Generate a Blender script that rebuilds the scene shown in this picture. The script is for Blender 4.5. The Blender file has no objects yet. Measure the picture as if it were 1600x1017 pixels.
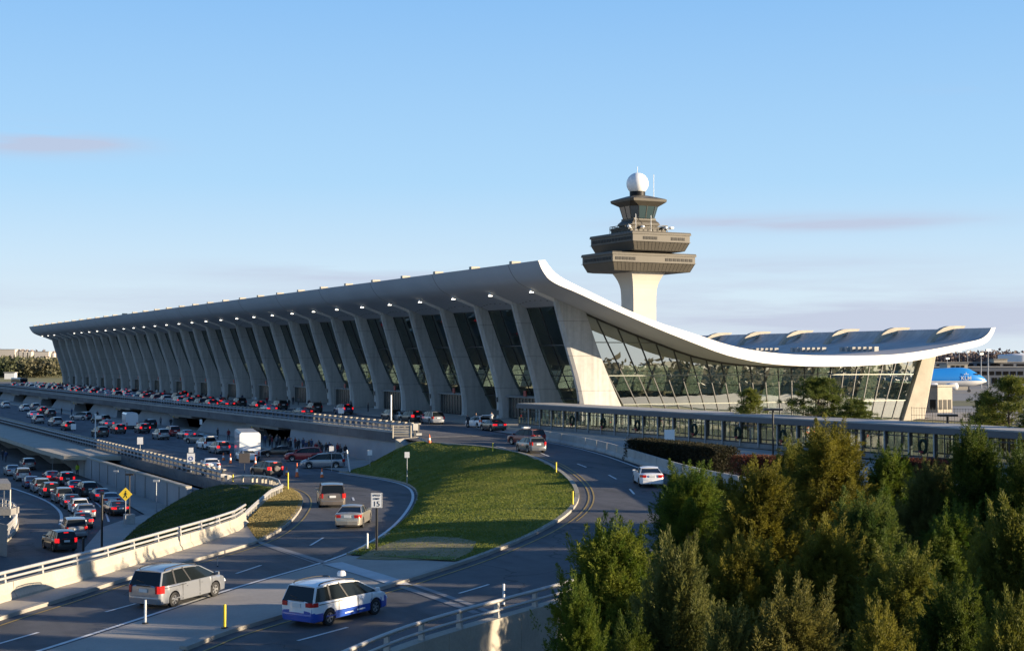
import bpy, math, random
import numpy as np
from mathutils import Vector, Matrix, noise as mnoise
from mathutils.bvhtree import BVHTree
from mathutils.geometry import delaunay_2d_cdt
R = math.radians
SC = bpy.context.scene
COL = SC.collection
# ---------------------------------------------------------------- camera
# world: +X = across the terminal (road side to airfield side), +Y = along it (near end to far end), z = 0 at eye height
F = 2300.0; CX = 800.0; CY = 508.5; HZ = 564.5
YAW = math.atan(1169.0 / F)
PITCH = math.atan((HZ - CY) / F)
FW = Vector((math.sin(YAW), math.cos(YAW), 0)); RT = Vector((math.cos(YAW), -math.sin(YAW), 0)); UP = Vector((0, 0, 1))
cd = bpy.data.cameras.new('camera'); cam = bpy.data.objects.new('camera', cd); COL.objects.link(cam)
cd.sensor_width = 36; cd.lens = F / 1600 * 36; cd.clip_start = 0.5; cd.clip_end = 20000
cam.location = (0, 0, 0); cam.rotation_euler = (R(90) + PITCH, 0, -YAW)
SC.camera = cam
# ---------------------------------------------------------------- light
SUN_EL = R(10.2)
SH = (RT * 0.975 - FW * 0.22).normalized()
SUN_AZ = math.atan2(SH.x, SH.y)
sd = bpy.data.lights.new('sun', 'SUN'); sun = bpy.data.objects.new('sun', sd); COL.objects.link(sun)
sd.energy = 5.0; sd.angle = R(0.5); sd.color = (1.0, 0.81, 0.57)
sv = SH * math.cos(SUN_EL) + UP * math.sin(SUN_EL)
sun.rotation_euler = sv.to_track_quat('Z', 'Y').to_euler(); sun.location = (60, -40, 60)
W = bpy.data.worlds.new('World'); SC.world = W; W.use_nodes = True
wn = W.node_tree.nodes; wl = W.node_tree.links
for n in list(wn): wn.remove(n)
def wmath(op, a, b=None, c=None):
    n = wn.new('ShaderNodeMath'); n.operation = op
    for i, v in enumerate((a, b, c)):
        if v is None: continue
        if isinstance(v, (int, float)): n.inputs[i].default_value = v
        else: wl.new(v, n.inputs[i])
    return n.outputs[0]
sky = wn.new('ShaderNodeTexSky'); sky.sky_type = 'NISHITA'; sky.sun_disc = False
sky.sun_elevation = R(20); sky.sun_elevation = SUN_EL; sky.sun_rotation = SUN_AZ
sky.air_density = 1.0; sky.dust_density = 0.2; sky.ozone_density = 2.5; sky.altitude = 100
bg = wn.new('ShaderNodeBackground'); bg.inputs[1].default_value = 0.085
out = wn.new('ShaderNodeOutputWorld')
tc = wn.new('ShaderNodeTexCoord'); sx = wn.new('ShaderNodeSeparateXYZ'); wl.new(tc.outputs['Generated'], sx.inputs[0])
# clouds: thin streaks, stretched flat, gathered in a few low banks (directions in the sky, not in the picture)
mp = wn.new('ShaderNodeMapping'); mp.inputs['Scale'].default_value = (2.2, 2.2, 26); wl.new(tc.outputs['Generated'], mp.inputs[0])
nz = wn.new('ShaderNodeTexNoise'); nz.inputs['Scale'].default_value = 2.2; nz.inputs['Detail'].default_value = 6; nz.inputs['Roughness'].default_value = 0.55
wl.new(mp.outputs[0], nz.inputs['Vector'])
az = wmath('ARCTAN2', sx.outputs[0], sx.outputs[1]); el = wmath('ARCSINE', sx.outputs[2])
def bank(a0, e0, wa, we, amp):
    a = wmath('DIVIDE', wmath('SUBTRACT', az, a0), wa); e = wmath('DIVIDE', wmath('SUBTRACT', el, e0), we)
    d = wmath('ADD', wmath('MULTIPLY', a, a), wmath('MULTIPLY', e, e))
    return wmath('MULTIPLY', wmath('EXPONENT', wmath('MULTIPLY', d, -1.0)), amp)
def ang(px, py):
    return YAW + math.atan((px - CX) / F), math.atan((HZ - py) / F)
tot = None
for (px, py, hw, hh, amp) in [(50, 236, 120, 18, 1.5), (1260, 352, 210, 12, 1.15), (560, 424, 260, 20, .62), (1250, 470, 450, 46, .6), (1180, 420, 200, 12, .4), (1580, 155, 130, 7, .3), (250, 470, 500, 26, .4), (1500, 505, 500, 26, .6)]:
    a0, e0 = ang(px, py)
    b = bank(a0, e0, hw / F, hh / F, amp)
    tot = b if tot is None else wmath('ADD', tot, b)
ns = wmath('MULTIPLY', wmath('SUBTRACT', nz.outputs[0], 0.36), 4.0)
cf = wn.new('ShaderNodeClamp'); wl.new(wmath('MULTIPLY', wmath('MULTIPLY', ns, tot), 1.05), cf.inputs[0])
CLAMPMAX = 0.75; cf.inputs['Max'].default_value = CLAMPMAX
hs = wn.new('ShaderNodeHueSaturation'); hs.inputs['Saturation'].default_value = 1.0; hs.inputs['Value'].default_value = 1.0
wl.new(sky.outputs[0], hs.inputs['Color'])
mx = wn.new('ShaderNodeMix'); mx.data_type = 'RGBA'; wl.new(cf.outputs[0], mx.inputs[0]); rr = wn.new('ShaderNodeValToRGB'); wl.new(el, rr.inputs[0])
ce = rr.color_ramp.elements; ce[0].position = 0.0; ce[0].color = (.73, .83, .92, 1); ce[1].position = 0.30; ce[1].color = (.19, .46, .88, 1)
e_ = ce.new(0.05); e_.color = (.64, .79, .93, 1); e_ = ce.new(0.12); e_.color = (.42, .68, .95, 1)
e_ = ce.new(0.5); e_.color = (.10, .27, .62, 1)
e_ = ce.new(0.8); e_.color = (.045, .13, .36, 1)
sc_ = wn.new('ShaderNodeVectorMath'); sc_.operation = 'SCALE'; sc_.inputs['Scale'].default_value = 4.95; wl.new(rr.outputs[0], sc_.inputs[0])
m2 = wn.new('ShaderNodeMix'); m2.data_type = 'RGBA'; m2.inputs[0].default_value = 0.92; wl.new(hs.outputs[0], m2.inputs[6]); wl.new(sc_.outputs[0], m2.inputs[7])
wl.new(m2.outputs[2], mx.inputs[6])
mx.inputs[7].default_value = (2.55, 2.75, 3.5, 1)
wl.new(mx.outputs[2], bg.inputs[0]); wl.new(bg.outputs[0], out.inputs[0])
SC.view_settings.view_transform = 'Standard'; SC.view_settings.look = 'None'
SC.view_settings.gamma = 1; SC.view_settings.exposure = 1.3
SC.cycles.max_bounces = 8; SC.cycles.transparent_max_bounces = 16
# ---------------------------------------------------------------- picture rays used to survey where things stand
def ray(px, py):
    u = (px - CX) / F; v = (CY - py) / F
    h = math.cos(PITCH) - v * math.sin(PITCH); z = v * math.cos(PITCH) + math.sin(PITCH)
    return FW * h + RT * u + UP * z
def G(px, py, z): d = ray(px, py); return d * (z / d.z)
def OY(px, py, y): d = ray(px, py); return d * (y / d.y)
def OX(px, py, x): d = ray(px, py); return d * (x / d.x)
def OD(px, py, dep): d = ray(px, py); return d * (dep / d.dot(FW))
ZD, ZA, ZT, ZG = -8.5, -12.3, -15.3, -16.6
# ---------------------------------------------------------------- materials
MATS = {}
def nodes(name):
    m = bpy.data.materials.new(name); m.use_nodes = True
    return m, m.node_tree.nodes, m.node_tree.links, m.node_tree.nodes['Principled BSDF']
def mat(name, col, rough=0.8, var=0.0, scale=1.0, bump=0.0, bscale=20.0, metal=0.0, spec=0.5, col2=None, emit=0.0, coat=0.0, stretch=None, var2=0.0, scale2=8.0, bdist=0.05):
    if name in MATS: return MATS[name]
    m, n, l, p = nodes(name); MATS[name] = m
    p.inputs['Roughness'].default_value = rough; p.inputs['Metallic'].default_value = metal
    p.inputs['Specular IOR Level'].default_value = spec; p.inputs['Coat Weight'].default_value = coat; p.inputs['Coat Roughness'].default_value = 0.05
    c = (*col, 1); p.inputs['Base Color'].default_value = c
    t = n.new('ShaderNodeTexCoord'); vec = t.outputs['Object']
    if stretch:
        mpp = n.new('ShaderNodeMapping'); mpp.inputs['Scale'].default_value = stretch; l.new(vec, mpp.inputs[0]); vec2 = mpp.outputs[0]
    else: vec2 = vec
    if var > 0 or col2:
        a = n.new('ShaderNodeTexNoise'); a.inputs['Scale'].default_value = scale; a.inputs['Detail'].default_value = 6; a.inputs['Roughness'].default_value = 0.6; l.new(vec2, a.inputs[0])
        cr = n.new('ShaderNodeValToRGB'); cr.color_ramp.elements[0].position = 0.32; cr.color_ramp.elements[1].position = 0.68
        d = col2 if col2 else tuple(x * (1 + var) for x in col); e = col if col2 else tuple(x * (1 - var) for x in col)
        cr.color_ramp.elements[0].color = (*e, 1); cr.color_ramp.elements[1].color = (*d, 1)
        l.new(a.outputs[0], cr.inputs[0]); last = cr.outputs[0]
        if var2 > 0:
            b = n.new('ShaderNodeTexNoise'); b.inputs['Scale'].default_value = scale2; b.inputs['Detail'].default_value = 4; l.new(vec, b.inputs[0])
            mr = n.new('ShaderNodeMapRange'); mr.inputs[1].default_value = .3; mr.inputs[2].default_value = .7; mr.inputs[3].default_value = 1 - var2; mr.inputs[4].default_value = 1 + var2; l.new(b.outputs[0], mr.inputs[0])
            vm = n.new('ShaderNodeVectorMath'); vm.operation = 'SCALE'; l.new(last, vm.inputs[0]); l.new(mr.outputs[0], vm.inputs['Scale']); last = vm.outputs[0]
        l.new(last, p.inputs['Base Color'])
    if bump > 0:
        a = n.new('ShaderNodeTexNoise'); a.inputs['Scale'].default_value = bscale; a.inputs['Detail'].default_value = 5; l.new(vec, a.inputs[0])
        b = n.new('ShaderNodeBump'); b.inputs['Strength'].default_value = bump; b.inputs['Distance'].default_value = bdist; l.new(a.outputs[0], b.inputs['Height']); l.new(b.outputs[0], p.inputs['Normal'])
    if emit > 0:
        p.inputs['Emission Color'].default_value = c; p.inputs['Emission Strength'].default_value = emit
    return m
def addlines(m, axis, period, width, dark=.45, streak=0.0, rnd_=0.0):
    n = m.node_tree.nodes; l = m.node_tree.links; p = n['Principled BSDF']; src = p.inputs['Base Color'].links[0].from_socket
    t = n.new('ShaderNodeTexCoord'); s = n.new('ShaderNodeSeparateXYZ'); l.new(t.outputs['Object'], s.inputs[0])
    a = n.new('ShaderNodeMath'); a.operation = 'PINGPONG'; a.inputs[1].default_value = period / 2; l.new(s.outputs[axis], a.inputs[0])
    c = n.new('ShaderNodeMath'); c.operation = 'LESS_THAN'; c.inputs[1].default_value = width; l.new(a.outputs[0], c.inputs[0])
    mr = n.new('ShaderNodeMapRange'); mr.inputs[3].default_value = 1; mr.inputs[4].default_value = dark; l.new(c.outputs[0], mr.inputs[0]); fac = mr.outputs[0]
    def mul(x, y):
        q = n.new('ShaderNodeMath'); q.operation = 'MULTIPLY'; l.new(x, q.inputs[0]); l.new(y, q.inputs[1]); return q.outputs[0]
    if streak > 0:
        mp = n.new('ShaderNodeMapping'); mp.inputs['Scale'].default_value = (2.2, 2.2, .10); l.new(t.outputs['Object'], mp.inputs[0]); a2 = n.new('ShaderNodeTexNoise'); a2.inputs['Scale'].default_value = 1.0; a2.inputs['Detail'].default_value = 5; l.new(mp.outputs[0], a2.inputs[0])
        m2 = n.new('ShaderNodeMapRange'); m2.inputs[1].default_value = .42; m2.inputs[2].default_value = .72; m2.inputs[3].default_value = 1; m2.inputs[4].default_value = 1 - streak; l.new(a2.outputs[0], m2.inputs[0]); fac = mul(fac, m2.outputs[0])
    if rnd_ > 0:
        oi = n.new('ShaderNodeObjectInfo'); m3 = n.new('ShaderNodeMapRange'); m3.inputs[3].default_value = 1 - rnd_; m3.inputs[4].default_value = 1 + rnd_; l.new(oi.outputs['Random'], m3.inputs[0]); fac = mul(fac, m3.outputs[0])
    vm = n.new('ShaderNodeVectorMath'); vm.operation = 'SCALE'; l.new(src, vm.inputs[0]); l.new(fac, vm.inputs['Scale']); l.new(vm.outputs[0], p.inputs['Base Color'])
def wearroad(m):
    n = m.node_tree.nodes; l = m.node_tree.links; p = n['Principled BSDF']; src = p.inputs['Base Color'].links[0].from_socket
    t = n.new('ShaderNodeTexCoord'); wn_ = n.new('ShaderNodeTexNoise'); wn_.inputs['Scale'].default_value = .25; wn_.inputs['Detail'].default_value = 3; l.new(t.outputs['Object'], wn_.inputs[0])
    va = n.new('ShaderNodeVectorMath'); va.operation = 'SCALE'; va.inputs['Scale'].default_value = 9; l.new(wn_.outputs[1], va.inputs[0]); vb = n.new('ShaderNodeVectorMath'); vb.operation = 'ADD'; l.new(t.outputs['Object'], vb.inputs[0]); l.new(va.outputs[0], vb.inputs[1])
    v = n.new('ShaderNodeTexVoronoi'); v.feature = 'DISTANCE_TO_EDGE'; v.inputs['Scale'].default_value = .075; l.new(vb.outputs[0], v.inputs['Vector'])
    c = n.new('ShaderNodeMapRange'); c.inputs[1].default_value = .004; c.inputs[2].default_value = .009; c.inputs[3].default_value = .55; c.inputs[4].default_value = 1; l.new(v.outputs['Distance'], c.inputs[0])
    b = n.new('ShaderNodeTexNoise'); b.inputs['Scale'].default_value = .5; b.inputs['Detail'].default_value = 3; mp = n.new('ShaderNodeMapping'); mp.inputs['Scale'].default_value = (1.6, .22, 1); mp.inputs['Rotation'].default_value = (0, 0, .5); l.new(t.outputs['Object'], mp.inputs[0]); l.new(mp.outputs[0], b.inputs[0])
    d = n.new('ShaderNodeMapRange'); d.inputs[1].default_value = .45; d.inputs[2].default_value = .7; d.inputs[3].default_value = 1.06; d.inputs[4].default_value = .70; l.new(b.outputs[0], d.inputs[0])
    q = n.new('ShaderNodeMath'); q.operation = 'MULTIPLY'; l.new(c.outputs[0], q.inputs[0]); l.new(d.outputs[0], q.inputs[1])
    vm = n.new('ShaderNodeVectorMath'); vm.operation = 'SCALE'; l.new(src, vm.inputs[0]); l.new(q.outputs[0], vm.inputs['Scale']); l.new(vm.outputs[0], p.inputs['Base Color'])
def glassmat(name, tint, refl=0.35, rough=0.0, wav=0.0, wscale=0.3, dark=(0.02, 0.03, 0.03)):
    m = bpy.data.materials.new(name); m.use_nodes = True; n = m.node_tree.nodes; l = m.node_tree.links
    for x in list(n): n.remove(x)
    o = n.new('ShaderNodeOutputMaterial'); tr = n.new('ShaderNodeBsdfTransparent'); tr.inputs[0].default_value = (*tint, 1)
    g = n.new('ShaderNodeBsdfGlossy'); g.inputs['Roughness'].default_value = rough; g.inputs[0].default_value = (.9, .95, .93, 1)
    lw = n.new('ShaderNodeLayerWeight'); lw.inputs[0].default_value = 0.5
    pw = n.new('ShaderNodeMath'); pw.operation = 'POWER'; pw.inputs[1].default_value = 4.0; l.new(lw.outputs['Facing'], pw.inputs[0])
    ad = n.new('ShaderNodeMath'); ad.operation = 'ADD'; ad.use_clamp = True; ad.inputs[1].default_value = refl; l.new(pw.outputs[0], ad.inputs[0])
    mxx = n.new('ShaderNodeMixShader'); l.new(ad.outputs[0], mxx.inputs[0]); l.new(tr.outputs[0], mxx.inputs[1]); l.new(g.outputs[0], mxx.inputs[2]); l.new(mxx.outputs[0], o.inputs[0])
    if wav > 0:
        t = n.new('ShaderNodeTexCoord'); a = n.new('ShaderNodeTexNoise'); a.inputs['Scale'].default_value = wscale; a.inputs['Detail'].default_value = 1.5; l.new(t.outputs['Object'], a.inputs[0])
        b = n.new('ShaderNodeBump'); b.inputs['Strength'].default_value = 1; b.inputs['Distance'].default_value = wav; l.new(a.outputs[0], b.inputs['Height']); l.new(b.outputs[0], g.inputs['Normal'])
    MATS[name] = m; return m
# ---------------------------------------------------------------- mesh collecting
class MB:
    def __init__(s): s.v = []; s.f = []; s.m = []
    def add(s, vs, fs, mi=0):
        b = len(s.v); s.v += [tuple(v) for v in vs]; s.f += [tuple(b + i for i in f) for f in fs]; s.m += [mi] * len(fs)
    def box(s, c, size, rz=0, mi=0, top=None):
        hx, hy, hz = size[0] / 2, size[1] / 2, size[2] / 2; tx, ty = (top or (1, 1))
        vs = []
        for (z, kx, ky) in ((-hz, 1, 1), (hz, tx, ty)):
            for (a, b) in ((-1, -1), (1, -1), (1, 1), (-1, 1)):
                x, y = a * hx * kx, b * hy * ky
                vs.append((c[0] + x * math.cos(rz) - y * math.sin(rz), c[1] + x * math.sin(rz) + y * math.cos(rz), c[2] + z))
        s.add(vs, [(3, 2, 1, 0), (4, 5, 6, 7), (0, 1, 5, 4), (1, 2, 6, 5), (2, 3, 7, 6), (3, 0, 4, 7)], mi)
    def tube(s, pts, r, n=8, mi=0, rb=None, cap=True):
        pts = [Vector(p) for p in pts]; N = len(pts); vs = []; fs = []
        for i, p in enumerate(pts):
            d = (pts[min(i + 1, N - 1)] - pts[max(i - 1, 0)]).normalized()
            a = d.cross(Vector((0, 0, 1))); a = a.normalized() if a.length > 1e-3 else Vector((1, 0, 0)); b = d.cross(a).normalized()
            rr = r[i] if isinstance(r, (list, tuple)) else r
            for k in range(n):
                t = 2 * math.pi * (k + .5) / n; vs.append(p + a * math.cos(t) * rr + b * math.sin(t) * rr)
        for i in range(N - 1):
            for k in range(n): fs.append((i * n + k, i * n + (k + 1) % n, (i + 1) * n + (k + 1) % n, (i + 1) * n + k))
        if cap: fs.append(tuple(range(n - 1, -1, -1))); fs.append(tuple((N - 1) * n + k for k in range(n)))
        s.add(vs, fs, mi)
    def beam(s, a, b, w, h, mi=0):   # rectangular bar between two points (w sideways, h upward)
        a = Vector(a); b = Vector(b); d = (b - a).normalized(); sd_ = d.cross(Vector((0, 0, 1)))
        sd_ = sd_.normalized() if sd_.length > 1e-3 else Vector((1, 0, 0)); u = sd_.cross(d).normalized()
        vs = [p + sd_ * (i * w / 2) + u * (j * h / 2) for p in (a, b) for (i, j) in ((-1, -1), (1, -1), (1, 1), (-1, 1))]
        s.add(vs, [(0, 1, 2, 3), (7, 6, 5, 4), (0, 4, 5, 1), (1, 5, 6, 2), (2, 6, 7, 3), (3, 7, 4, 0)], mi)
    def extrude(s, poly, vec, mi=0, close=True):
        n = len(poly); vec = Vector(vec); a = [Vector(p) for p in poly]; b = [p + vec for p in a]
        s.add(a + b, [(i, (i + 1) % n, n + (i + 1) % n, n + i) for i in range(n)] + ([tuple(range(n - 1, -1, -1)), tuple(range(n, 2 * n))] if close else []), mi)
    def sweep(s, path, prof, mi=0, closed=False):   # prof: (side, up) points, side is to the right of travel
        P = [Vector(p) for p in path]; N = len(P); n = len(prof); vs = []; fs = []
        for i, p in enumerate(P):
            if closed: d = P[(i + 1) % N] - P[i - 1]
            else: d = P[min(i + 1, N - 1)] - P[max(i - 1, 0)]
            d.z = 0; d.normalize(); r = Vector((d.y, -d.x, 0))
            for (a, b) in prof: vs.append(p + r * a + Vector((0, 0, b)))
        for i in range(N if closed else N - 1):
            j = (i + 1) % N
            for k in range(n): fs.append((i * n + k, i * n + (k + 1) % n, j * n + (k + 1) % n, j * n + k))
        if not closed: fs.append(tuple(range(n - 1, -1, -1))); fs.append(tuple((N - 1) * n + k for k in range(n)))
        s.add(vs, fs, mi)
    def lathe(s, c, prof, n=24, mi=0):
        vs = []; fs = []; m = len(prof)
        for k in range(n):
            t = 2 * math.pi * k / n
            for (r, z) in prof: vs.append((c[0] + r * math.cos(t), c[1] + r * math.sin(t), c[2] + z))
        for k in range(n):
            for j in range(m - 1): fs.append((k * m + j, ((k + 1) % n) * m + j, ((k + 1) % n) * m + j + 1, k * m + j + 1))
        s.add(vs, fs, mi)
    def build(s, name, mats, parent=None, smooth=None, keep=True, loc=None):
        me = bpy.data.meshes.new(name)
        off = Vector((0, 0, 0))
        if parent is not None and keep:
            q = parent
            while q is not None: off += q.location; q = q.parent
        elif loc is not None: off = Vector(loc)
        me.from_pydata([tuple(Vector(v) - off) for v in s.v], [], s.f)
        mats = mats if isinstance(mats, (list, tuple)) else [mats]
        for m in mats: me.materials.append(m)
        if len(mats) > 1: me.polygons.foreach_set('material_index', s.m)
        if smooth is not None:
            me.polygons.foreach_set('use_smooth', [True] * len(me.polygons)); me.set_sharp_from_angle(angle=R(smooth))
        me.update()
        o = bpy.data.objects.new(name, me); COL.objects.link(o)
        if parent is not None: o.parent = parent
        elif loc is not None: o.location = loc
        return o
def tag(o, label=None, cat=None, group=None, kind=None):
    if label: o['label'] = label
    if cat: o['category'] = cat
    if group: o['group'] = group
    if kind: o['kind'] = kind
    return o
def empty(name, loc, label, cat, group=None, rz=0):
    o = bpy.data.objects.new(name, None); COL.objects.link(o); o.location = loc; o.rotation_euler = (0, 0, rz); o.empty_display_size = .3
    return tag(o, label, cat, group)
def copy_tree(o, parent=None):
    c = o.copy(); COL.objects.link(c); c.parent = parent
    for ch in [x for x in KIDS.get(o.name, [])]:
        d = copy_tree(ch, c); KIDS.setdefault(c.name, []).append(d)
    return c
KIDS = {}
def regkids(root):
    KIDS[root.name] = list(root.children)
    for c in root.children: regkids(c)
# ground pieces that can be stood on
SURF = []; BV = []
def surf(mb, name, m, kind='structure', smooth=None, label=None, cat=None):
    o = mb.build(name, m, smooth=smooth); tag(o, label, cat, kind=kind)
    BV.append(BVHTree.FromPolygons([Vector(v) for v in mb.v], mb.f)); return o
def hit(px, py):
    d = ray(px, py).normalized(); best = None
    for b in BV:
        r = b.ray_cast(Vector((0, 0, 0)), d)
        if r[0] is not None and (best is None or r[3] < best[3]): best = r
    return best[0].copy() if best else G(px, py, ZG)
def drop(x, y, top=5):
    best = None
    for b in BV:
        r = b.ray_cast(Vector((x, y, top)), Vector((0, 0, -1)))
        if r[0] is not None and (best is None or r[3] < best[3]): best = r
    return best[0].z if best else ZG
def dense(pts, step):
    o = [Vector(pts[0])]
    for a, b in zip(pts, pts[1:]):
        a = Vector(a); b = Vector(b); n = max(1, int((b - a).length / step))
        o += [a.lerp(b, (i + 1) / n) for i in range(n)]
    return o
def smoothpath(pts, it=2):
    P = [Vector(p) for p in pts]
    for _ in range(it):
        Q = [P[0]]
        for a, b in zip(P, P[1:]): Q += [a.lerp(b, .25), a.lerp(b, .75)]
        Q.append(P[-1]); P = Q
    return P
def patch(mb, poly, step=2.0, mi=0, hump=0.0, skirt=0.0):
    P = dense(list(poly) + [poly[0]], step)[:-1]
    xs = [p.x for p in P]; ys = [p.y for p in P]; inner = []
    A = np.array([(p.x, p.y, p.z) for p in P])
    def inside(x, y):
        c = False; n = len(P)
        for i in range(n):
            x1, y1, x2, y2 = P[i].x, P[i].y, P[i - 1].x, P[i - 1].y
            if (y1 > y) != (y2 > y) and x < (x2 - x1) * (y - y1) / (y2 - y1) + x1: c = not c
        return c
    x = min(xs)
    while x < max(xs):
        y = min(ys)
        while y < max(ys):
            if inside(x, y):
                d2 = (A[:, 0] - x) ** 2 + (A[:, 1] - y) ** 2; dm = math.sqrt(d2.min())
                if dm > step * .45:
                    w = 1 / d2 ** 1.5; z = float((A[:, 2] * w).sum() / w.sum())
                    inner.append((x, y, z))
            y += step
        x += step
    allp = [tuple(p) for p in P] + inner
    co = [Vector((a[0], a[1])) for a in allp]
    r = delaunay_2d_cdt(co, [], [list(range(len(P)))], 1, 1e-4)
    vs = []; nb = len(P); fixed = []
    for i, v in enumerate(r[0]):
        ids = r[3][i]; z = allp[ids[0]][2] if ids else P[0].z
        vs.append((v.x, v.y, z)); fixed.append((not ids) or min(ids) < nb)
    # relax the inside to a smooth skin held by its border
    I = []; J = []
    for f in r[2]:
        for a_, b_ in zip(f, list(f[1:]) + [f[0]]): I += [a_, b_]; J += [b_, a_]
    I = np.array(I, int); J = np.array(J, int); Z = np.array([v[2] for v in vs]); fx = np.array(fixed); cnt = np.maximum(1, np.bincount(I, minlength=len(vs)))
    src = hump * .02 * step * step
    for _ in range(500):
        S_ = np.bincount(I, weights=Z[J], minlength=len(vs)) / cnt; Z = np.where(fx, Z, S_ + src)
    vs = [(v[0], v[1], float(z)) for v, z in zip(vs, Z)]
    mb.add(vs, [tuple(f) for f in r[2]], mi)
    return P
# ================================================================ materials in use
CONC = mat('concrete', (.34, .335, .315), .85, .14, .35, .25, 6, var2=.08, scale2=5)
CONCD = mat('concrete_dark', (.22, .215, .205), .85, .16, .3, .25, 6, var2=.08)
CONCW = mat('concrete_pale', (.36, .33, .27), .85, .12, .5, .2, 6, var2=.06)
COLC = mat('column_concrete', (.45, .44, .42), .8, .13, .22, .2, 3, stretch=(1, 1, .35), var2=.06, scale2=2)
addlines(COLC, 2, 4.6, .035, .55, .22, .07)
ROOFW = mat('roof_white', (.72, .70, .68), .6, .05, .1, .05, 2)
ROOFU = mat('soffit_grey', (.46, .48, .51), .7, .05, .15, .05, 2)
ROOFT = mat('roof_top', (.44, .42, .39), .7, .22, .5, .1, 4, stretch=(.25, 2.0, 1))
SIDEW = mat('pavement_concrete', (.33, .30, .26), .85, .12, .3, .2, 12, var2=.06)
ASPH = mat('asphalt', (.092, .091, .093), .82, .16, .12, .35, 30, var2=.1, scale2=1.2, spec=.35)
ASPHL = mat('asphalt_worn', (.125, .125, .13), .85, .14, .12, .3, 30, var2=.08, scale2=1.1, spec=.35)
wearroad(ASPH); wearroad(ASPHL)
LINEW = mat('line_white', (.62, .62, .60), .7, .15, 2)
LINEY = mat('line_yellow', (.34, .23, .05), .7, .15, 2)
METAL = mat('rail_metal', (.42, .41, .39), .45, .08, 2, metal=.3)
GALV = mat('galvanised', (.36, .38, .40), .5, .1, 2, metal=.4)
DARKM = mat('dark_metal', (.035, .037, .042), .5)
BLACKM = mat('black_paint', (.012, .012, .013), .4)
WHITEP = mat('white_plastic', (.75, .75, .73), .5)
YELP = mat('yellow_plastic', (.75, .55, .03), .5)
ORAN = mat('orange_plastic', (.85, .16, .03), .5)
FRAME = mat('window_frame', (.05, .052, .055), .45, metal=.3)
FRAMEL = mat('window_frame_light', (.16, .17, .15), .4, metal=.5)
GLF = glassmat('facade_glass', (.36, .44, .42), .02, 0.0, .01, .4)
GLE = glassmat('end_glass', (.36, .45, .36), .52, 0.0, .014, .16)
GLW = glassmat('walkway_glass', (.60, .68, .65), .14, 0.0, .02, .5)
GRASS = mat('grass', (.085, .135, .020), .9, .0, .35, .9, 14, col2=(.19, .215, .042), var2=.30, scale2=3.2, bdist=.12, stretch=(.6, 2.2, 1))
GRASSD = mat('grass_dry', (.27, .21, .085), .9, 0, .5, .8, 14, col2=(.13, .14, .045), var2=.2, scale2=3, bdist=.1)
GRASSF = mat('field_grass', (.12, .115, .030), .9, 0, .01, .3, 2, col2=(.08, .10, .03))
# ================================================================ ground sheet
mb = MB(); S = 9000
mb.add([(-S, -S, ZG), (S, -S, ZG), (S, S, ZG), (-S, S, ZG)], [(0, 1, 2, 3)])
surf(mb, 'ground', GRASSF)
# airfield: a raised level behind the terminal
mb = MB(); mb.box((1600, 900, -14.7), (2860, 3600, 3.8)); APR = mat('apron_concrete', (.20, .195, .185), .85, .12, .02, .1, 2)
surf(mb, 'airfield_apron', APR)
mb = MB(); mb.add([(175, -300, -12.78), (470, -300, -12.78), (470, 700, -12.78), (175, 700, -12.78)], [(0, 1, 2, 3)])
GRF2 = mat('apron_grass', (.14, .13, .05), .9, .2, .05)
a = [G(1450, 626, -12.75), G(1600, 626, -12.75), G(1600, 634, -12.75), G(1450, 634, -12.75)]
mb = MB(); mb.add([a[0], a[1], a[2], a[3]], [(0, 1, 2, 3)]); tag(mb.build('airfield_grass', GRF2), kind='structure')
# departures deck (slab), arrivals road, taxi road
XDK = 67.0
mb = MB(); mb.box(((XDK + 100) / 2, (152 + 640) / 2, ZD - .55), (100 - XDK, 640 - 152, 1.1))
surf(mb, 'departures_road', ASPHL)
mb = MB(); mb.box(((42 + 100) / 2, (132 + 560) / 2, ZA - .6), (58, 428, 1.2))
surf(mb, 'arrivals_road', ASPHL)
mb = MB(); mb.add([(-90, 60, ZT), (41.5, 60, ZT), (41.5, 620, ZT), (-90, 620, ZT)], [(0, 1, 2, 3)])
surf(mb, 'taxi_road', ASPH)
# ---------------- ramp A (left) and ramp B (right), between them a paved gore and the lawn
LA = [(-120, 1010, -11.3), (0, 968, -11.3), (100, 938, -11.3), (200, 905, -11.3), (300, 878, -11.3), (400, 850, -11.25), (440, 829, -11.2), (463, 807, -11.1), (474, 787, -11.15), (470, 774, -11.5), (455, 765, -11.8), (430, 759, -12.0), (400, 755, -12.1), (345, 752, -12.27)]
RA = [(-80, 1065, -11.3), (60, 1022, -11.3), (230, 967, -11.3), (350, 927, -11.3), (440, 900, -11.25), (520, 877, -11.1), (575, 855, -11.0), (620, 826, -10.9), (645, 797, -10.9), (654, 775, -11.1), (645, 760, -11.5), (615, 751, -11.8), (570, 744, -12.05), (530, 738, -12.27)]
LB = [(80, 1090, -11.3), (290, 1017, -11.3), (345, 993, -11.3), (430, 968, -11.25), (520, 942, -11.2), (600, 920, -11.1), (640, 908, -11.1), (740, 876, -10.9), (800, 852, -10.7), (850, 829, -10.4), (888, 805, -10.1), (905, 783, -9.8), (902, 762, -9.5), (885, 743, -9.3), (860, 726, -9.1), (825, 711, -8.9), (780, 702, -8.75), (740, 697, -8.65), (668, 692, -8.54)]
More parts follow.
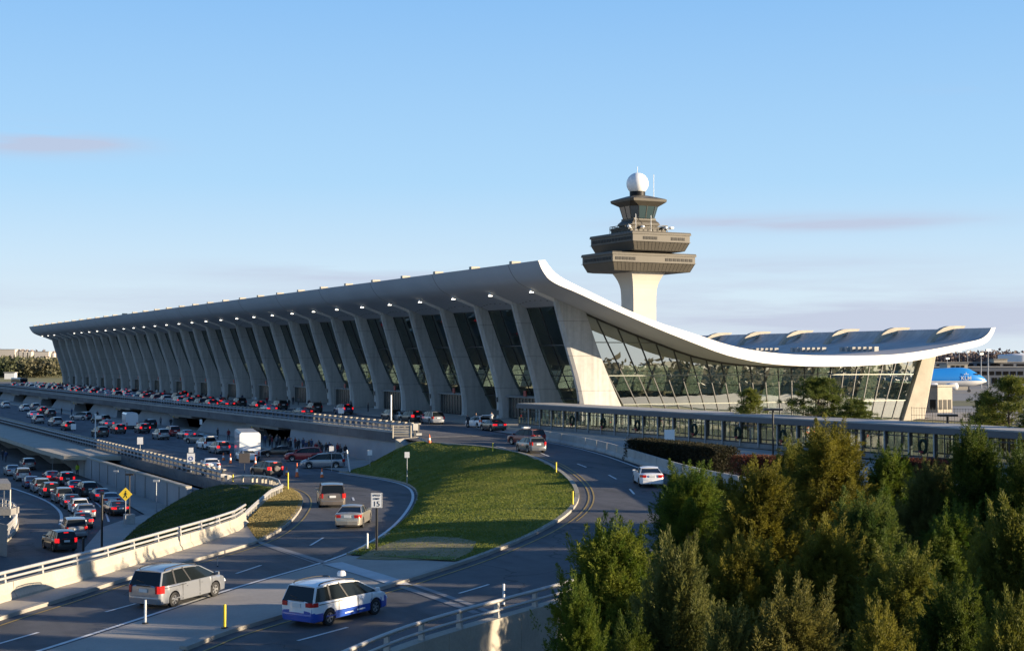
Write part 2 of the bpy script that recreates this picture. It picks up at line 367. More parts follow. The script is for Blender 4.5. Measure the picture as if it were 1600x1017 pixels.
RB = [(440, 1110, -11.3), (560, 1050, -11.3), (640, 1017, -11.3), (720, 992, -11.25), (800, 969, -11.2), (850, 955, -11.1), (930, 930, -11.0), (1010, 898, -10.8), (1070, 868, -10.6), (1110, 840, -10.3), (1140, 810, -10.0), (1150, 785, -9.7), (1130, 765, -9.5), (1080, 748, -9.3), (1010, 727, -9.0), (945, 706, -8.8), (900, 697, -8.65), (870, 691, -8.6), (845, 687, -8.54)]
def strip(mb, L, Rr, n=6):
    rows = []
    for a, b in zip(L, Rr):
        rows.append([a.lerp(b, k / n) for k in range(n + 1)])
    vs = [p for r_ in rows for p in r_]; w = n + 1
    mb.add(vs, [(i * w + k, i * w + k + 1, (i + 1) * w + k + 1, (i + 1) * w + k) for i in range(len(rows) - 1) for k in range(n)])
pLA = smoothpath([G(*p) for p in LA]); pRA = smoothpath([G(*p) for p in RA]); pLB = smoothpath([G(*p) for p in LB]); pRB = smoothpath([G(*p) for p in RB])
mb = MB(); strip(mb, pLA, pRA); surf(mb, 'left_ramp_road', ASPH, smooth=60)
mb = MB(); strip(mb, pLB, pRB)
last = [pLB[-1], pRB[-1]]; e1 = Vector((63.8, 156, ZD - .03)); e2 = Vector((80, 156, ZD - .03))
mb.add([last[0], last[1], e2, e1], [(0, 1, 2, 3)])
surf(mb, 'right_ramp_road', ASPH, smooth=60)
# skirts so ramps are solid earth, not sheets
mb = MB()
for path in (pLA, pRB):
    for a, b in zip(path, path[1:]):
        mb.add([a, b, Vector((b.x, b.y, ZG - .1)), Vector((a.x, a.y, ZG - .1))], [(0, 1, 2, 3)])
tag(mb.build('ramp_side_wall', CONCD), kind='structure')
# gore pavement
def nearest(path, q): return min(range(len(path)), key=lambda i: (path[i] - q).length)
iA = nearest(pRA, G(545, 868, -11.05)); iB = nearest(pLB, G(740, 876, -10.9))
up = Vector((0, 0, .05))
gore = [p + up for p in pRA[:iA + 1]] + [G(712, 872, -10.93) + up] + [p + up for p in reversed(pLB[:iB + 1])]
mb = MB(); patch(mb, gore, 2.5); surf(mb, 'gore_pavement', SIDEW, smooth=60)
# lawn
dn = Vector((0, 0, .12))
law = [p + dn for p in pRA[iA:]] + [G(552, 739, -12.2) + dn, G(575, 726, -11.3), G(600, 712, -10.1), G(622, 700, -9.2), G(640, 693, -8.6), G(655, 690, -8.5)] + [p + dn for p in reversed(pLB[iB:])] + [G(710, 877.5, -10.9) + dn * .6]
law = [law[0]] + [b for a, b in zip(law, law[1:]) if (b - a).length > .15]
mb = MB(); patch(mb, law, 1.6, hump=.25); LAWN = mb; surf(mb, 'lawn', GRASS, smooth=80)
# brown worn part of the lawn at its near tip
wr = [(556, 873), (590, 855), (625, 843), (670, 838), (715, 840), (745, 846), (737, 862), (712, 874), (640, 875)]
GRW = mat('grass_worn', (.25, .20, .10), .9, 0, .6, .8, 14, col2=(.15, .14, .06), var2=.2, scale2=3)
# (tessellated onto the lawn so that it follows the mound)
mb = MB(); pts = [hit(*p) for p in wr if p != (640, 875)]; pts_worn = pts; patch(mb, pts, 1.2)
mb.v = [(x, y, drop(x, y) + .02) for (x, y, z) in mb.v]
tag(mb.build('worn_grass', GRW, smooth=80), kind='structure')
# kerbs
KERB = mat('kerb_concrete', (.29, .27, .235), .85, .15, .8, .2, 8)
def kerb(path, name, side=0.0, w=.32, h=.17):
    mb = MB(); mb.sweep(path, [(side - w / 2, -.1), (side - w / 2, h), (side + w / 2, h), (side + w / 2, -.1)]); return tag(mb.build(name, KERB, smooth=40), kind='structure')
kerb(pLB[nearest(pLB, G(290, 1017, -11.3)):], 'lawn_kerb', -.1)
kerb(pRA[iA:], 'lawn_kerb', .15)
kerb(pLA[:nearest(pLA, G(430, 759, -12))], 'ramp_kerb', -.1)
# sidewalk between ramp A and its wall, dry grass wedge
WA = [(-110, 975), (0, 940), (80, 918), (160, 896), (250, 868), (330, 843), (368, 829), (384, 818)]
zWA = -11.15
pWA = [G(x, y, zWA) for (x, y) in WA]
j = nearest(pLA, G(405, 848, -11.25))
mb = MB(); patch(mb, [p + Vector((0, 0, .14)) for p in pLA[:j + 1]] + [p for p in reversed(pWA)], 2.5)
surf(mb, 'ramp_sidewalk', SIDEW, smooth=60)
j2 = nearest(pLA, G(440, 762, -12))
wedge = [p + Vector((0, 0, .14)) for p in pLA[j:j2 + 1]] + [G(436, 768, -11.6), G(415, 784, -11.2), G(388, 812, -11.1), G(384, 818, -11.13)]
mb = MB(); patch(mb, wedge, 1.6, hump=.1); VERGE = mb; surf(mb, 'dry_grass_verge', GRASSD, smooth=80)
# embankment behind the wall
emb = [G(433, 763, -11.7), G(400, 757, -12.1), G(345, 757, -12.35), G(305, 766, -12.9), G(275, 783, -13.9), G(240, 805, -15.0), G(205, 832, -15.28), G(172, 866, -15.3), G(160, 890, -15.3), G(250, 868, -12.6), G(335, 842, -11.7), G(370, 826, -11.5), G(400, 797, -11.6), G(420, 780, -11.6)]
mb = MB(); patch(mb, emb, 2.0, hump=.15); EMB = mb; surf(mb, 'embankment_grass', mat('embank_grass', (.020, .040, .010), .9, 0, .3, .8, 10, col2=(.045, .065, .02), var2=.2, scale2=2), smooth=80)
mb = MB(); tx = [G(x, y, ZT + .12) for (x, y) in [(150, 751), (240, 777), (310, 797), (300, 812), (238, 806), (205, 834), (165, 880), (120, 885), (126, 863), (160, 823), (192, 812), (226, 803), (203, 790), (152, 754)]]
patch(mb, tx, 2.0); surf(mb, 'taxi_sidewalk', SIDEW)
# arrivals: sidewalk under the deck, and the terminal side pavement of departures
mb = MB(); mb.box((67.2, (172 + 560) / 2, ZA + .07), (8.4, 388, .15)); surf(mb, 'arrivals_sidewalk', SIDEW)
mb = MB(); mb.box((91.2, (168 + 556) / 2, ZD + .08), (12.6, 388, .17)); surf(mb, 'departures_sidewalk', SIDEW)
mb = MB(); ts = [G(540, 737, ZA + .1), G(505, 731, ZA + .1), G(520, 722, ZA + .1), G(560, 716, ZA + .1), G(590, 712, ZA + .1), G(575, 726, ZA + .1)]
patch(mb, ts, 2.0); surf(mb, 'arrivals_sidewalk', SIDEW)
# pavement between barrier and walkway
BB = [(843, 686, -8.5), (880, 693, -8.6), (945, 706, -8.75), (1010, 728, -8.95), (1060, 744, -9.1), (1110, 757, -9.2), (1200, 775, -9.2), (1330, 800, -9.2)]
pBB = smoothpath([G(*p) for p in BB], 2)
mb = MB(); pv = [p + Vector((0, 0, .04)) for p in pBB] + [Vector((86, 40, -8.8)), Vector((86.6, 160, ZD + .1)), Vector((86.6, 168, ZD + .1)), Vector((80, 168, ZD + .1)), Vector((77, 150, ZD + .1))]
patch(mb, pv, 3.0); surf(mb, 'walkway_pavement', SIDEW)
# ================================================================ TERMINAL
YE = 161.6; YF = 556.0; Y0 = 169.8; PT = 12.19; NC = 32
term = empty('terminal_building', (92, 170, ZD), 'long white terminal with sweeping upturned roof, slanted concrete columns and glass walls', 'airport terminal')
botpx = [(841, 407), (845, 418), (850, 427), (857, 436), (866, 442), (876, 447), (901, 457), (939, 475), (989, 497), (1033, 516), (1080, 534.5), (1128, 553), (1163, 562), (1200, 568.5), (1250, 572), (1300, 573), (1350, 571.5), (1400, 568), (1444, 561), (1475, 553.5), (1506, 546.3), (1531, 540.5), (1544, 533.7), (1552, 522), (1555.6, 511.5)]
toppx = [(852, 406.5), (857, 414), (866, 425), (878, 434), (892, 441.5), (926, 457.7), (970, 479.7), (1027, 503.3), (1065, 515.3), (1105, 528), (1131, 537), (1162, 544.6), (1203, 551), (1256, 555), (1319, 556), (1381, 555), (1412, 552.5), (1444, 548), (1475, 542.5), (1506, 536), (1531, 530.6), (1540, 525.3), (1546, 519), (1549, 512.3)]
bot = [OY(x, y, YE) for x, y in botpx]; top = [OY(x, y, YE) for x, y in toppx]
def xz(c): return [(p.x, p.z) for p in c]
def spl(c, it=1):
    P = [Vector((a, 0, b)) for a, b in c]; P = smoothpath(P, it); return [(p.x, p.z) for p in P]
botc = spl(xz(bot)); topc = spl(xz(top))
def bz(X):   # underside height at X
    for a, b in zip(botc, botc[1:]):
        if a[0] <= X <= b[0] and b[0] > a[0]: return a[1] + (b[1] - a[1]) * (X - a[0]) / (b[0] - a[0])
    return botc[-1][1]
def tz(X):
    for a, b in zip(topc, topc[1:]):
        if a[0] <= X <= b[0] and b[0] > a[0]: return a[1] + (b[1] - a[1]) * (X - a[0]) / (b[0] - a[0])
    return topc[-1][1]
def seammat(base, nm):   # sheet joints running across the roof every two bays
    m = base.copy(); m.name = nm; n = m.node_tree.nodes; l = m.node_tree.links; p = n['Principled BSDF']
    t = n.new('ShaderNodeTexCoord'); s = n.new('ShaderNodeSeparateXYZ'); l.new(t.outputs['Object'], s.inputs[0])
    a = n.new('ShaderNodeMath'); a.operation = 'PINGPONG'; a.inputs[1].default_value = 12.19; l.new(s.outputs[1], a.inputs[0])
    c = n.new('ShaderNodeMath'); c.operation = 'LESS_THAN'; c.inputs[1].default_value = .10; l.new(a.outputs[0], c.inputs[0])
    x = n.new('ShaderNodeMix'); x.data_type = 'RGBA'; l.new(c.outputs[0], x.inputs[0])
    src = p.inputs['Base Color'].links[0].from_socket; l.new(src, x.inputs[6]); x.inputs[7].default_value = (.2, .2, .21, 1); l.new(x.outputs[2], p.inputs['Base Color'])
    return m
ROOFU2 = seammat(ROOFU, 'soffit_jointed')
mb = MB(); n1 = len(botc); n2 = len(topc)
for (s0, s1) in ((YE, YF),):
    ring = [(x, z) for x, z in botc] + [(x, z) for x, z in reversed(topc)]
    N = len(ring); ys = [s0 + (s1 - s0) * k / 32 for k in range(33)]
    vs = [(x, y, z) for y in ys for (x, z) in ring]
    mb.v = vs
    for k in range(32):
        for i in range(N):
            jn = (i + 1) % N; mb.f.append((k * N + i, k * N + jn, (k + 1) * N + jn, (k + 1) * N + i))
            mb.m.append(0 if i < n1 - 1 else (1 if i in (n1 - 1, N - 1) else 2))
    # end faces as quads between the two curves
    for k, fl in ((0, 0), (32, 1)):
        b0 = k * N
        for q in range(max(n1, n2) - 1):
            i0 = round(q * (n1 - 1) / (max(n1, n2) - 1)); i1 = round((q + 1) * (n1 - 1) / (max(n1, n2) - 1))
            j0 = N - 1 - round(q * (n2 - 1) / (max(n1, n2) - 1)); j1 = N - 1 - round((q + 1) * (n2 - 1) / (max(n1, n2) - 1))
            f = []
            for c_ in ([i0, i1, j1, j0] if fl else [i0, j0, j1, i1]):
                if c_ not in f: f.append(c_)
            if len(f) > 2: mb.f.append(tuple(b0 + c_ for c_ in f)); mb.m.append(1)
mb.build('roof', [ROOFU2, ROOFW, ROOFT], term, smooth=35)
# column outline in the X-Z plane (nose = road side, inner = glass side)
nose = [OY(799, 463, Y0 + PT - .5), OY(808, 500, Y0 + PT - .5), OY(818, 537, Y0 + PT - .5), OY(828, 572, Y0 + PT - .5), OY(835, 597, Y0 + PT - .5), OY(839.5, 620, Y0 + PT - .5), OY(841, 640, Y0 + PT - .5), OY(841, 655, Y0 + PT - .5), OY(840, 668, Y0 + PT - .5)]
inn = [OY(761, 478, Y0 + 2 * PT - .5), OY(774, 517, Y0 + 2 * PT - .5), OY(787.8, 556, Y0 + 2 * PT - .5), OY(800, 586, Y0 + 2 * PT - .5), OY(813, 616, Y0 + 2 * PT - .5), OY(825, 643, Y0 + 2 * PT - .5), OY(836, 657, Y0 + 2 * PT - .5), OY(850, 668, Y0 + 2 * PT - .5)]
nose = [(p.x, p.z) for p in nose]; inn = [(p.x, p.z) for p in inn]
print('nose', [(round(a, 1), round(b, 1)) for a, b in nose]); print('inn', [(round(a, 1), round(b, 1)) for a, b in inn])
print('roof', round(botc[0][0], 1), round(botc[0][1], 1), round(botc[-1][0], 1), round(botc[-1][1], 1))
def interp(c, z):
    c = sorted(c, key=lambda q: q[1])
    if z <= c[0][1]: return c[0][0]
    for a, b in zip(c, c[1:]):
        if a[1] <= z <= b[1]: return a[0] + (b[0] - a[0]) * (z - a[1]) / (b[1] - a[1])
    a, b = c[-2], c[-1]; return b[0] + (b[0] - a[0]) * (z - b[1]) / (b[1] - a[1])
nose.append((nose[-1][0] - .1, ZD - .2)); inn.append((inn[-1][0] + .8, ZD - .2))
def colmesh(Yc, deep, front=True):
    mb = MB(); zs = [ZD - .2, -8.0, -7.3, -6.5, -5.5, -4, -2, 0, 2, 4, 6, 7.5, 9.0]
    if front:
        rows = []
        for z in zs:
            xn = interp(nose, z); xi = interp(inn, z) + .35 + (1.7 if deep else 0)
            if z > 6.4:   # top runs into the roof
                z = min(z, bz(xn) + .5)
            t = .95 if z > -4.5 else .95 + (-4.5 - z) * .12
            tb = .42 * t; rows.append([(xn, Yc - t * .26, z), (xn + .45, Yc - t * .5, z), (xi, Yc - tb * 1.3, z), (xi, Yc + tb * 1.3, z), (xn + .45, Yc + t * .5, z), (xn, Yc + t * .26, z)])
    else:
        a = [OY(1440, 563, Y0 - .4), OY(1412, 655, Y0 - .4)]; b = [OY(1463, 556, Y0 - .4), OY(1444, 661, Y0 - .4)]
        rows = []
        for z in [-12.6, -10, -8.5, -4, 0, .3, 2.8]:
            k = (z - a[0].z) / (a[1].z - a[0].z); xa = a[0].x + (a[1].x - a[0].x) * k
            k = (z - b[0].z) / (b[1].z - b[0].z); xb = b[0].x + (b[1].x - b[0].x) * k
            z = min(z, bz(xb) + .4)
            rows.append([(xa, Yc - .45, z), (xb - .3, Yc - .5, z), (xb, Yc - .3, z), (xb, Yc + .3, z), (xb - .3, Yc + .5, z), (xa, Yc + .45, z)])
    n = len(rows[0]); mb.v = [p for r_ in rows for p in r_]
    for i in range(len(rows) - 1):
        for k in range(n): mb.f.append((i * n + k, i * n + (k + 1) % n, (i + 1) * n + (k + 1) % n, (i + 1) * n + k)); mb.m.append(0)
    mb.f.append(tuple(range(n - 1, -1, -1))); mb.m.append(0); return mb
LAMPON = mat('lamp_glow', (1, .93, .8), .4, emit=1.6)
def mkcol(i):
    Yc = Y0 + PT * i
    o = colmesh(Yc, i in (0, NC - 1)).build('front_column', COLC, term, smooth=14)
    # downlight arm under the roof lip
    xn = interp(nose, 7.0); mb = MB()
    x0, x1 = 89.0, xn + .3
    mb.beam((x0, Yc, bz(x0) - .1), (x1, Yc, bz(x1) - .15), .5, .42); mb.build('soffit_arm', ROOFW, term)
    mb = MB(); mb.box((x0 + .12, Yc - .05, bz(x0 + .3) - .34), (.42, .4, .12)); mb.build('soffit_lamp', LAMPON if i not in (27, 28) else COLC, term)
    # column tip standing above the front edge of the roof
    mb = MB(); mb.box((topc[0][0] - .05, Yc, topc[0][1] + .12), (1.3, .75, .42)); mb.build('column_tip', CONCW, term)
    colmesh(Yc, False, False).build('rear_column', CONCW if i == 0 else COLC, term, smooth=35)
    # curved horn of the rear column above the roof
    if i < 16:
        dY = Yc - .45
        pts = [OY(x, y, Y0 - .45) for x, y in [(1449, 543), (1453, 535), (1459, 526), (1466, 518), (1474, 512.5), (1483, 509.5), (1495, 509), (1509, 509.3), (1506, 513), (1492, 517.5), (1478, 522), (1466, 527), (1460, 534), (1458, 543)]]
        mb = MB(); mb.extrude([(p.x, dY, p.z) for p in pts], (0, .9, 0)); mb.build('roof_horn', CONCW, term)
for i in range(NC): mkcol(i)
# front glass wall, one panel set per bay
def glassX(z): return interp(inn, z)
zrow = [ZD + .2, -8.0, -7.3, -6.5, -5.5, -4, -2, 0, 2, 4, 6, 7]
def topz():
    z = 5.0
    while z < 9 and z < bz(glassX(z)): z += .02
    return z
ZGT = topz(); print('glass top', ZGT, glassX(ZGT))
zr = [z for z in zrow if z < ZGT - .1] + [ZGT]
for i in range(NC - 1):
    ya, yb = Y0 + PT * i + .45, Y0 + PT * (i + 1) - .45
    mb = MB(); vs = []
    for z in zr: vs += [(glassX(z), ya, z), (glassX(z), yb, z)]
    mb.add(vs, [(2 * k, 2 * k + 1, 2 * k + 3, 2 * k + 2) for k in range(len(zr) - 1)])
    g = mb.build('window_wall', GLF, term)
    mb = MB()
    for k in range(0, 4):
        y = ya + (yb - ya) * k / 3
        mb.tube([(glassX(z) - .04, y, z) for z in zr], .09, 4)
    for z in (-5.2, -2.0, 2.2, ZGT): mb.beam((glassX(z) - .04, ya, z), (glassX(z) - .04, yb, z), .16, .14)
    mb.build('mullions', FRAME, g)
    # row of round vents in the soffit
    if i < 12:
        mb = MB()
        for k in range(8):
            y = ya + (yb - ya) * (k + .5) / 8; x = glassX(ZGT) - 1.2 - .9 * math.sin(math.pi * (k + .5) / 8)
            mb.lathe((x, y, bz(x) - .03), [(0, 0), (.16, 0), (.16, .05)], 8)
        mb.build('soffit_vents', BLACKM, term)
    # door vestibule in every second bay
    xd = interp(nose, -8) + 1.2
    if i % 2 == 1:
        mb = MB(); mb.box((xd + 1.7, (ya + yb) / 2, ZD + 1.75), (3.4, yb - ya - 1.6, 3.0)); v = mb.build('door_vestibule', mat('vestibule_dark', (.02, .022, .025), .25), term)
        mb = MB(); mb.box((xd + 1.6, (ya + yb) / 2, ZD + 3.38), (3.9, yb - ya - 1.0, .26)); mb.build('canopy', CONCD, v)
        mb = MB()
        for k in range(10):
            y = ya + 1 + (yb - ya - 2) * k / 9; mb.box((xd - .04, y, ZD + 1.7), (.08, .09, 2.9))
        mb.build('door_frame', FRAMEL, v)
        mb = MB(); mb.box((xd - .5, ya + 4.4, ZD + 3.9), (.12, .75, .8)); mb.build('gate_sign', mat('sign_red', (.30, .03, .02), .5), term)
    else:
        mb = MB()
        for z in (ZD + 1.0, ZD + 2.9): mb.box((interp(nose, z) - .06, Y0 + PT * i, z), (.10, .6, .7))
        mb.build('column_sign', DARKM, term)
# near and far end walls
def endwall(Y, flip, rear=False):
    xa0, xa1 = interp(inn, ZD + .2) + 1.2, interp(inn, 6.2) + .9
    b0, b1 = OY(1409, 660, Y0), OY(1441, 560, Y0)
    def X(s, z):
        l = xa0 + (xa1 - xa0) * (z - ZD) / (6.2 - ZD) if not flip else xa0 + (xa1 - xa0) * (z - ZD) / (6.2 - ZD)
        k = (z - b0.z) / (b1.z - b0.z); r_ = b0.x + (b1.x - b0.x) * k
        return l + (r_ - l) * s
    def ztop(s):
        z = -2.0
        while z < 9 and z < bz(X(s, z)) - .02: z += .05
        return z
    N = 46; mb = MB(); vs = []; M_ = 6
    for k in range(N + 1):
        s = k / N; zt = ztop(s)
        for q in range(M_ + 1):
            z = ZD + (zt - ZD) * q / M_; vs.append((X(s, z), Y, z))
    mb.add(vs, [(k * (M_ + 1) + q, (k + 1) * (M_ + 1) + q, (k + 1) * (M_ + 1) + q + 1, k * (M_ + 1) + q + 1) for k in range(N) for q in range(M_)])
    g = mb.build('end_window_wall', GLE, term)
    mb = MB(); NP = 23
    for k in range(NP + 1):
        s = k / NP; zt = ztop(s); mb.beam((X(s, ZD), Y - .06, ZD), (X(s, zt), Y - .06, zt), .11, .12)
    mb.build('mullions', FRAME, g)
    mb = MB()
    for z in (OY(940, 587, Y).z, OY(967, 632, Y).z, OY(945, 535, Y).z):
        s0 = 0.0; s1 = 1.0
        # stop where the roof comes lower
        ks = [k / 60 for k in range(61) if ztop(k / 60) > z]
        if ks: mb.beam((X(min(ks), z), Y - .10, z), (X(max(ks), z), Y - .10, z), .10, .12)
    mb.build('transoms', FRAMEL, g)
    mb = MB()
    pts = [(X(k / 60, ztop(k / 60)), Y - .08, ztop(k / 60) - .12) for k in range(61)]
    mb.tube(pts, .16, 4); mb.build('head_frame', FRAME, g)
    return X
XE = endwall(Y0 + .1, False); endwall(Y0 + PT * 31, False)
# rear glass wall (airfield side)
b0, b1 = OY(1409, 660, Y0), OY(1441, 560, Y0)
mb = MB(); yy = [Y0, Y0 + PT * 31]
def rx(z): return b0.x + (b1.x - b0.x) * (z - b0.z) / (b1.z - b0.z) + 1.0
mb.add([(rx(ZD), yy[0], ZD), (rx(ZD), yy[1], ZD), (rx(.4), yy[1], .4), (rx(.4), yy[0], .4)], [(0, 1, 2, 3)])
g = mb.build('rear_window_wall', GLF, term)
mb = MB()
for k in range(31 * 3 + 1):
    y = Y0 + PT * k / 3; mb.beam((rx(ZD), y, ZD), (rx(.4), y, .4), .12, .12)
for z in (-6.5, -4.2, -1.9): mb.beam((rx(z), yy[0], z), (rx(z), yy[1], z), .12, .12)
mb.build('mullions', FRAME, g)
# floor plinth under the hall, ticket islands inside
mb = MB(); mb.box((126, (Y0 + 547) / 2, -10.6), (64, 547 - Y0, 4.0)); mb.build('plinth', CONCD, term)
HALLF = mat('hall_floor', (.18, .17, .15), .35, .05, .5)
mb = MB(); mb.box((123, (Y0 + 547) / 2, ZD + .0), (58, 547 - Y0 - 1, .3)); mb.build('hall_floor', HALLF, term)
TICK = mat('counter_block', (.20, .17, .13), .6, .2, .2)
for k in range(15):
    mb = MB(); y = Y0 + 14 + k * 24.4
    mb.box((120, y, ZD + 1.7), (26, 7, 3.2)); mb.box((120, y, ZD + 3.45), (27, 8, .3)); mb.build('ticket_island', TICK, term)
# roof vents: small white boxes on the roof between the horns
for i in range(6):
    for k in range(7):
        p = OY(1392 + 8.3 * k, 541.5, Y0 + 6)
        mb = MB(); x = 148.5; y = Y0 + PT * i + 2.2 + k * 1.25
        mb.box((x, y, tz(x) + .3), (.8, .55, .75)); mb.build('roof_vent', CONC, term)
# ================================================================ CONTROL TOWER
TWB = mat('tower_bronze', (.062, .054, .040), .55, .12, .3, .1, 4)
TWD = mat('tower_dark', (.010, .010, .011), .5, spec=.2)
TWL = mat('tower_shaft', (.50, .465, .40), .8, .06, .15, .1, 3)
TWG = mat('tower_cab_glass', (.03, .055, .06), .06, spec=.8)
tc_ = OD(998, 500, 367)
tw = empty('control_tower', (tc_.x, tc_.y, -12.8), 'airport control tower with pale flared shaft, bronze crossing decks and white radar dome', 'control tower')
TX, TY = tc_.x, tc_.y
def ringbox(mb, cx, cy, levels, mi=0):   # levels: (halfX, halfY, z)
    vs = []; fs = []
    for (a, b, z) in levels: vs += [(cx - a, cy - b, z), (cx + a, cy - b, z), (cx + a, cy + b, z), (cx - a, cy + b, z)]
    n = len(levels)
    for i in range(n - 1):
        for k in range(4): fs.append((i * 4 + k, i * 4 + (k + 1) % 4, (i + 1) * 4 + (k + 1) % 4, (i + 1) * 4 + k))
    fs.append((3, 2, 1, 0)); fs.append(tuple((n - 1) * 4 + k for k in range(4))); mb.add(vs, fs, mi)
sh = [(3.35, 3.0, -12.8), (3.3, 2.9, 8), (3.3, 2.9, 15), (3.38, 2.95, 17)] + [(3.4 + 1.5 * t * t, 2.95 + 1.7 * t * t, 17 + 5 * t) for t in (.2, .4, .6, .8, 1.0)]
mb = MB(); ringbox(mb, TX, TY, sh); mb.build('shaft', TWL, tw)
def deck(cx, cy, hx, hy, z0, z1, lip, name, wins):
    mb = MB(); zl = z0 + (z1 - z0) * .45
    ringbox(mb, cx, cy, [(hx * .80, hy * .80, z0 - .15), (hx - 1.0, hy - 1.0, z0), (hx - .1, hy - .1, zl), (hx - .1, hy - .1, z1 - .75), (hx + .15, hy + .15, z1 - .7), (hx + .15, hy + .15, z1 - .35), (hx + .02, hy + .02, z1)])
    d = mb.build(name, TWB, tw)
    zc = (zl + z1 - .75) / 2; h = .75
    for (side, u0, u1, n) in wins:
        for k in range(n):
            u = u0 + (u1 - u0) * (k + .5) / n; w = abs(u1 - u0) / n * .78
            mb = MB()
            if side == 'y': mb.box((cx + u, cy - hy + .08, zc), (w, .10, h))
            else: mb.box((cx - hx + .08, cy + u, zc), (.10, w, h))
            mb.build('deck_window', TWD, d)
    mb = MB()
    m = max(3, int(hx * 2 / 1.1))
    for k in range(m + 1): mb.beam((cx + (-1 + 2 * k / m) * (hx - 1.1), cy - hy + .97, z0 + .05), (cx + (-1 + 2 * k / m) * (hx - .2), cy - hy + .08, zl), .05, .06)
    mb.box((cx, cy - hy - .12, zl + .05), (2 * hx, .16, .10)); mb.box((cx - hx - .12, cy, zl + .05), (.16, 2 * hy, .10))
    mb.build('deck_ribs', TWB, d)
deck(TX + 0.0, TY, 12.0, 7.5, 22.1, 26.6, 0, 'lower_deck', [('y', -11.3, -5.4, 6), ('y', 3.0, 11.2, 7), ('x', -6.6, 6.6, 9)])
deck(TX + .2, TY - .2, 8.3, 10.2, 27.0, 31.5, 0, 'upper_deck', [('y', -5.4, -1.2, 5), ('y', 2.6, 6.8, 4), ('x', -9.6, 9.6, 14)])
mb = MB(); ringbox(mb, TX, TY, [(6, 5, 26.4), (6, 5, 27.2)]); mb.build('deck_neck', TWD, tw)
mb = MB(); ringbox(mb, TX, TY, [(5.2, 4.7, 31.4), (5.2, 4.7, 32.9), (5.5, 5.0, 32.95), (5.5, 5.0, 33.15)])
for z in (32.7, 33.1, 33.6):
    for (a, b) in (((-5.4, -4.9), (5.4, -4.9)), ((5.4, -4.9), (5.4, 4.9)), ((5.4, 4.9), (-5.4, 4.9)), ((-5.4, 4.9), (-5.4, -4.9))):
        mb.beam((TX + a[0], TY + a[1], z), (TX + b[0], TY + b[1], z), .1, .16)
for k in range(9):
    x = -5.4 + 10.8 * k / 8
    mb.box((TX + x, TY - 4.9, 32.6), (.1, .1, 2)); mb.box((TX - 5.4, TY - 4.9 + 9.8 * k / 8, 32.6), (.1, .1, 2))
mb.build('gallery', TWB, tw)
mb = MB(); ringbox(mb, TX, TY, [(3.5, 3.2, 32), (3.5, 3.2, 33.4), (4.0, 3.6, 33.9), (3.9, 3.5, 34.3), (3.2, 3.0, 35.0), (3.2, 3.0, 35.5)]); mb.build('cab_base', TWB, tw)
def octo(mb, lv, mi=0):
    vs = []; n = len(lv)
    for (a, c, z) in lv:
        for (x, y) in ((-a, -c), (-c, -a), (c, -a), (a, -c), (a, c), (c, a), (-c, a), (-a, c)): vs.append((TX + x, TY + y, z))
    fs = [(i * 8 + k, i * 8 + (k + 1) % 8, (i + 1) * 8 + (k + 1) % 8, (i + 1) * 8 + k) for i in range(n - 1) for k in range(8)]
    fs.append(tuple(range(7, -1, -1))); fs.append(tuple((n - 1) * 8 + k for k in range(8))); mb.add(vs, fs, mi)
mb = MB(); octo(mb, [(3.3, 1.9, 35.4), (4.1, 2.4, 38.5)]); cab = mb.build('control_cab', TWG, tw)
mb = MB()
for (x, y) in ((-1, -.58), (-.58, -1), (.58, -1), (1, -.58), (1, .58), (-1, .58), (0, -1), (-1, 0)):
    mb.beam((TX + x * 3.32, TY + y * 3.32, 35.4), (TX + x * 4.13, TY + y * 4.13, 38.5), .12, .12)
mb.build('cab_frame', TWB, cab)
mb = MB(); octo(mb, [(4.1, 2.4, 38.4), (5.3, 4.6, 39.5), (5.4, 4.7, 40.1), (5.1, 4.4, 40.25), (2.6, 1.5, 41.1), (2.2, 1.2, 41.2)]); mb.build('cab_roof', TWB, tw)
mb = MB(); mb.lathe((TX - .3, TY, 41.0), [(1.95, 0), (1.95, 1.2), (2.0, 1.25), (1.6, 1.4), (0, 1.45)], 24); mb.build('dome_drum', TWD, tw, smooth=40)
mb = MB(); mb.lathe((TX - .3, TY, 44.3), [(2.75 * math.sin(t * math.pi / 20), -2.75 * math.cos(t * math.pi / 20)) for t in range(21)], 32)
mb.build('radar_dome', mat('dome_white', (.80, .80, .78), .5), tw, smooth=60)
for (x, y, z0, z1) in ((-.3, 0, 47, 48.6), (2.6, -3.0, 40.2, 46.5), (-3.9, -5, 31.5, 36.2), (.5, -5, 31.5, 36), (-5.9, -5, 32.4, 33.6)):
    mb = MB(); mb.tube([(TX + x, TY + y, z0), (TX + x, TY + y, z1)], .07, 6); mb.build('antenna', WHITEP, tw)
for (x, y) in ((6.4, -5.2), (-6.1, -5.2), (5.9, -5.3), (-2.3, -5.4), (4.4, -5.4)):
    mb = MB(); mb.beam((TX + x * .85, TY + y, 32.6), (TX + x, TY + y, 32.9), .1, .1); mb.lathe((TX + x, TY + y - .2, 32.7), [(.0, 0), (.45, .15), (.5, .55), (.0, .7)], 10); mb.build('dish_antenna', WHITEP, tw)
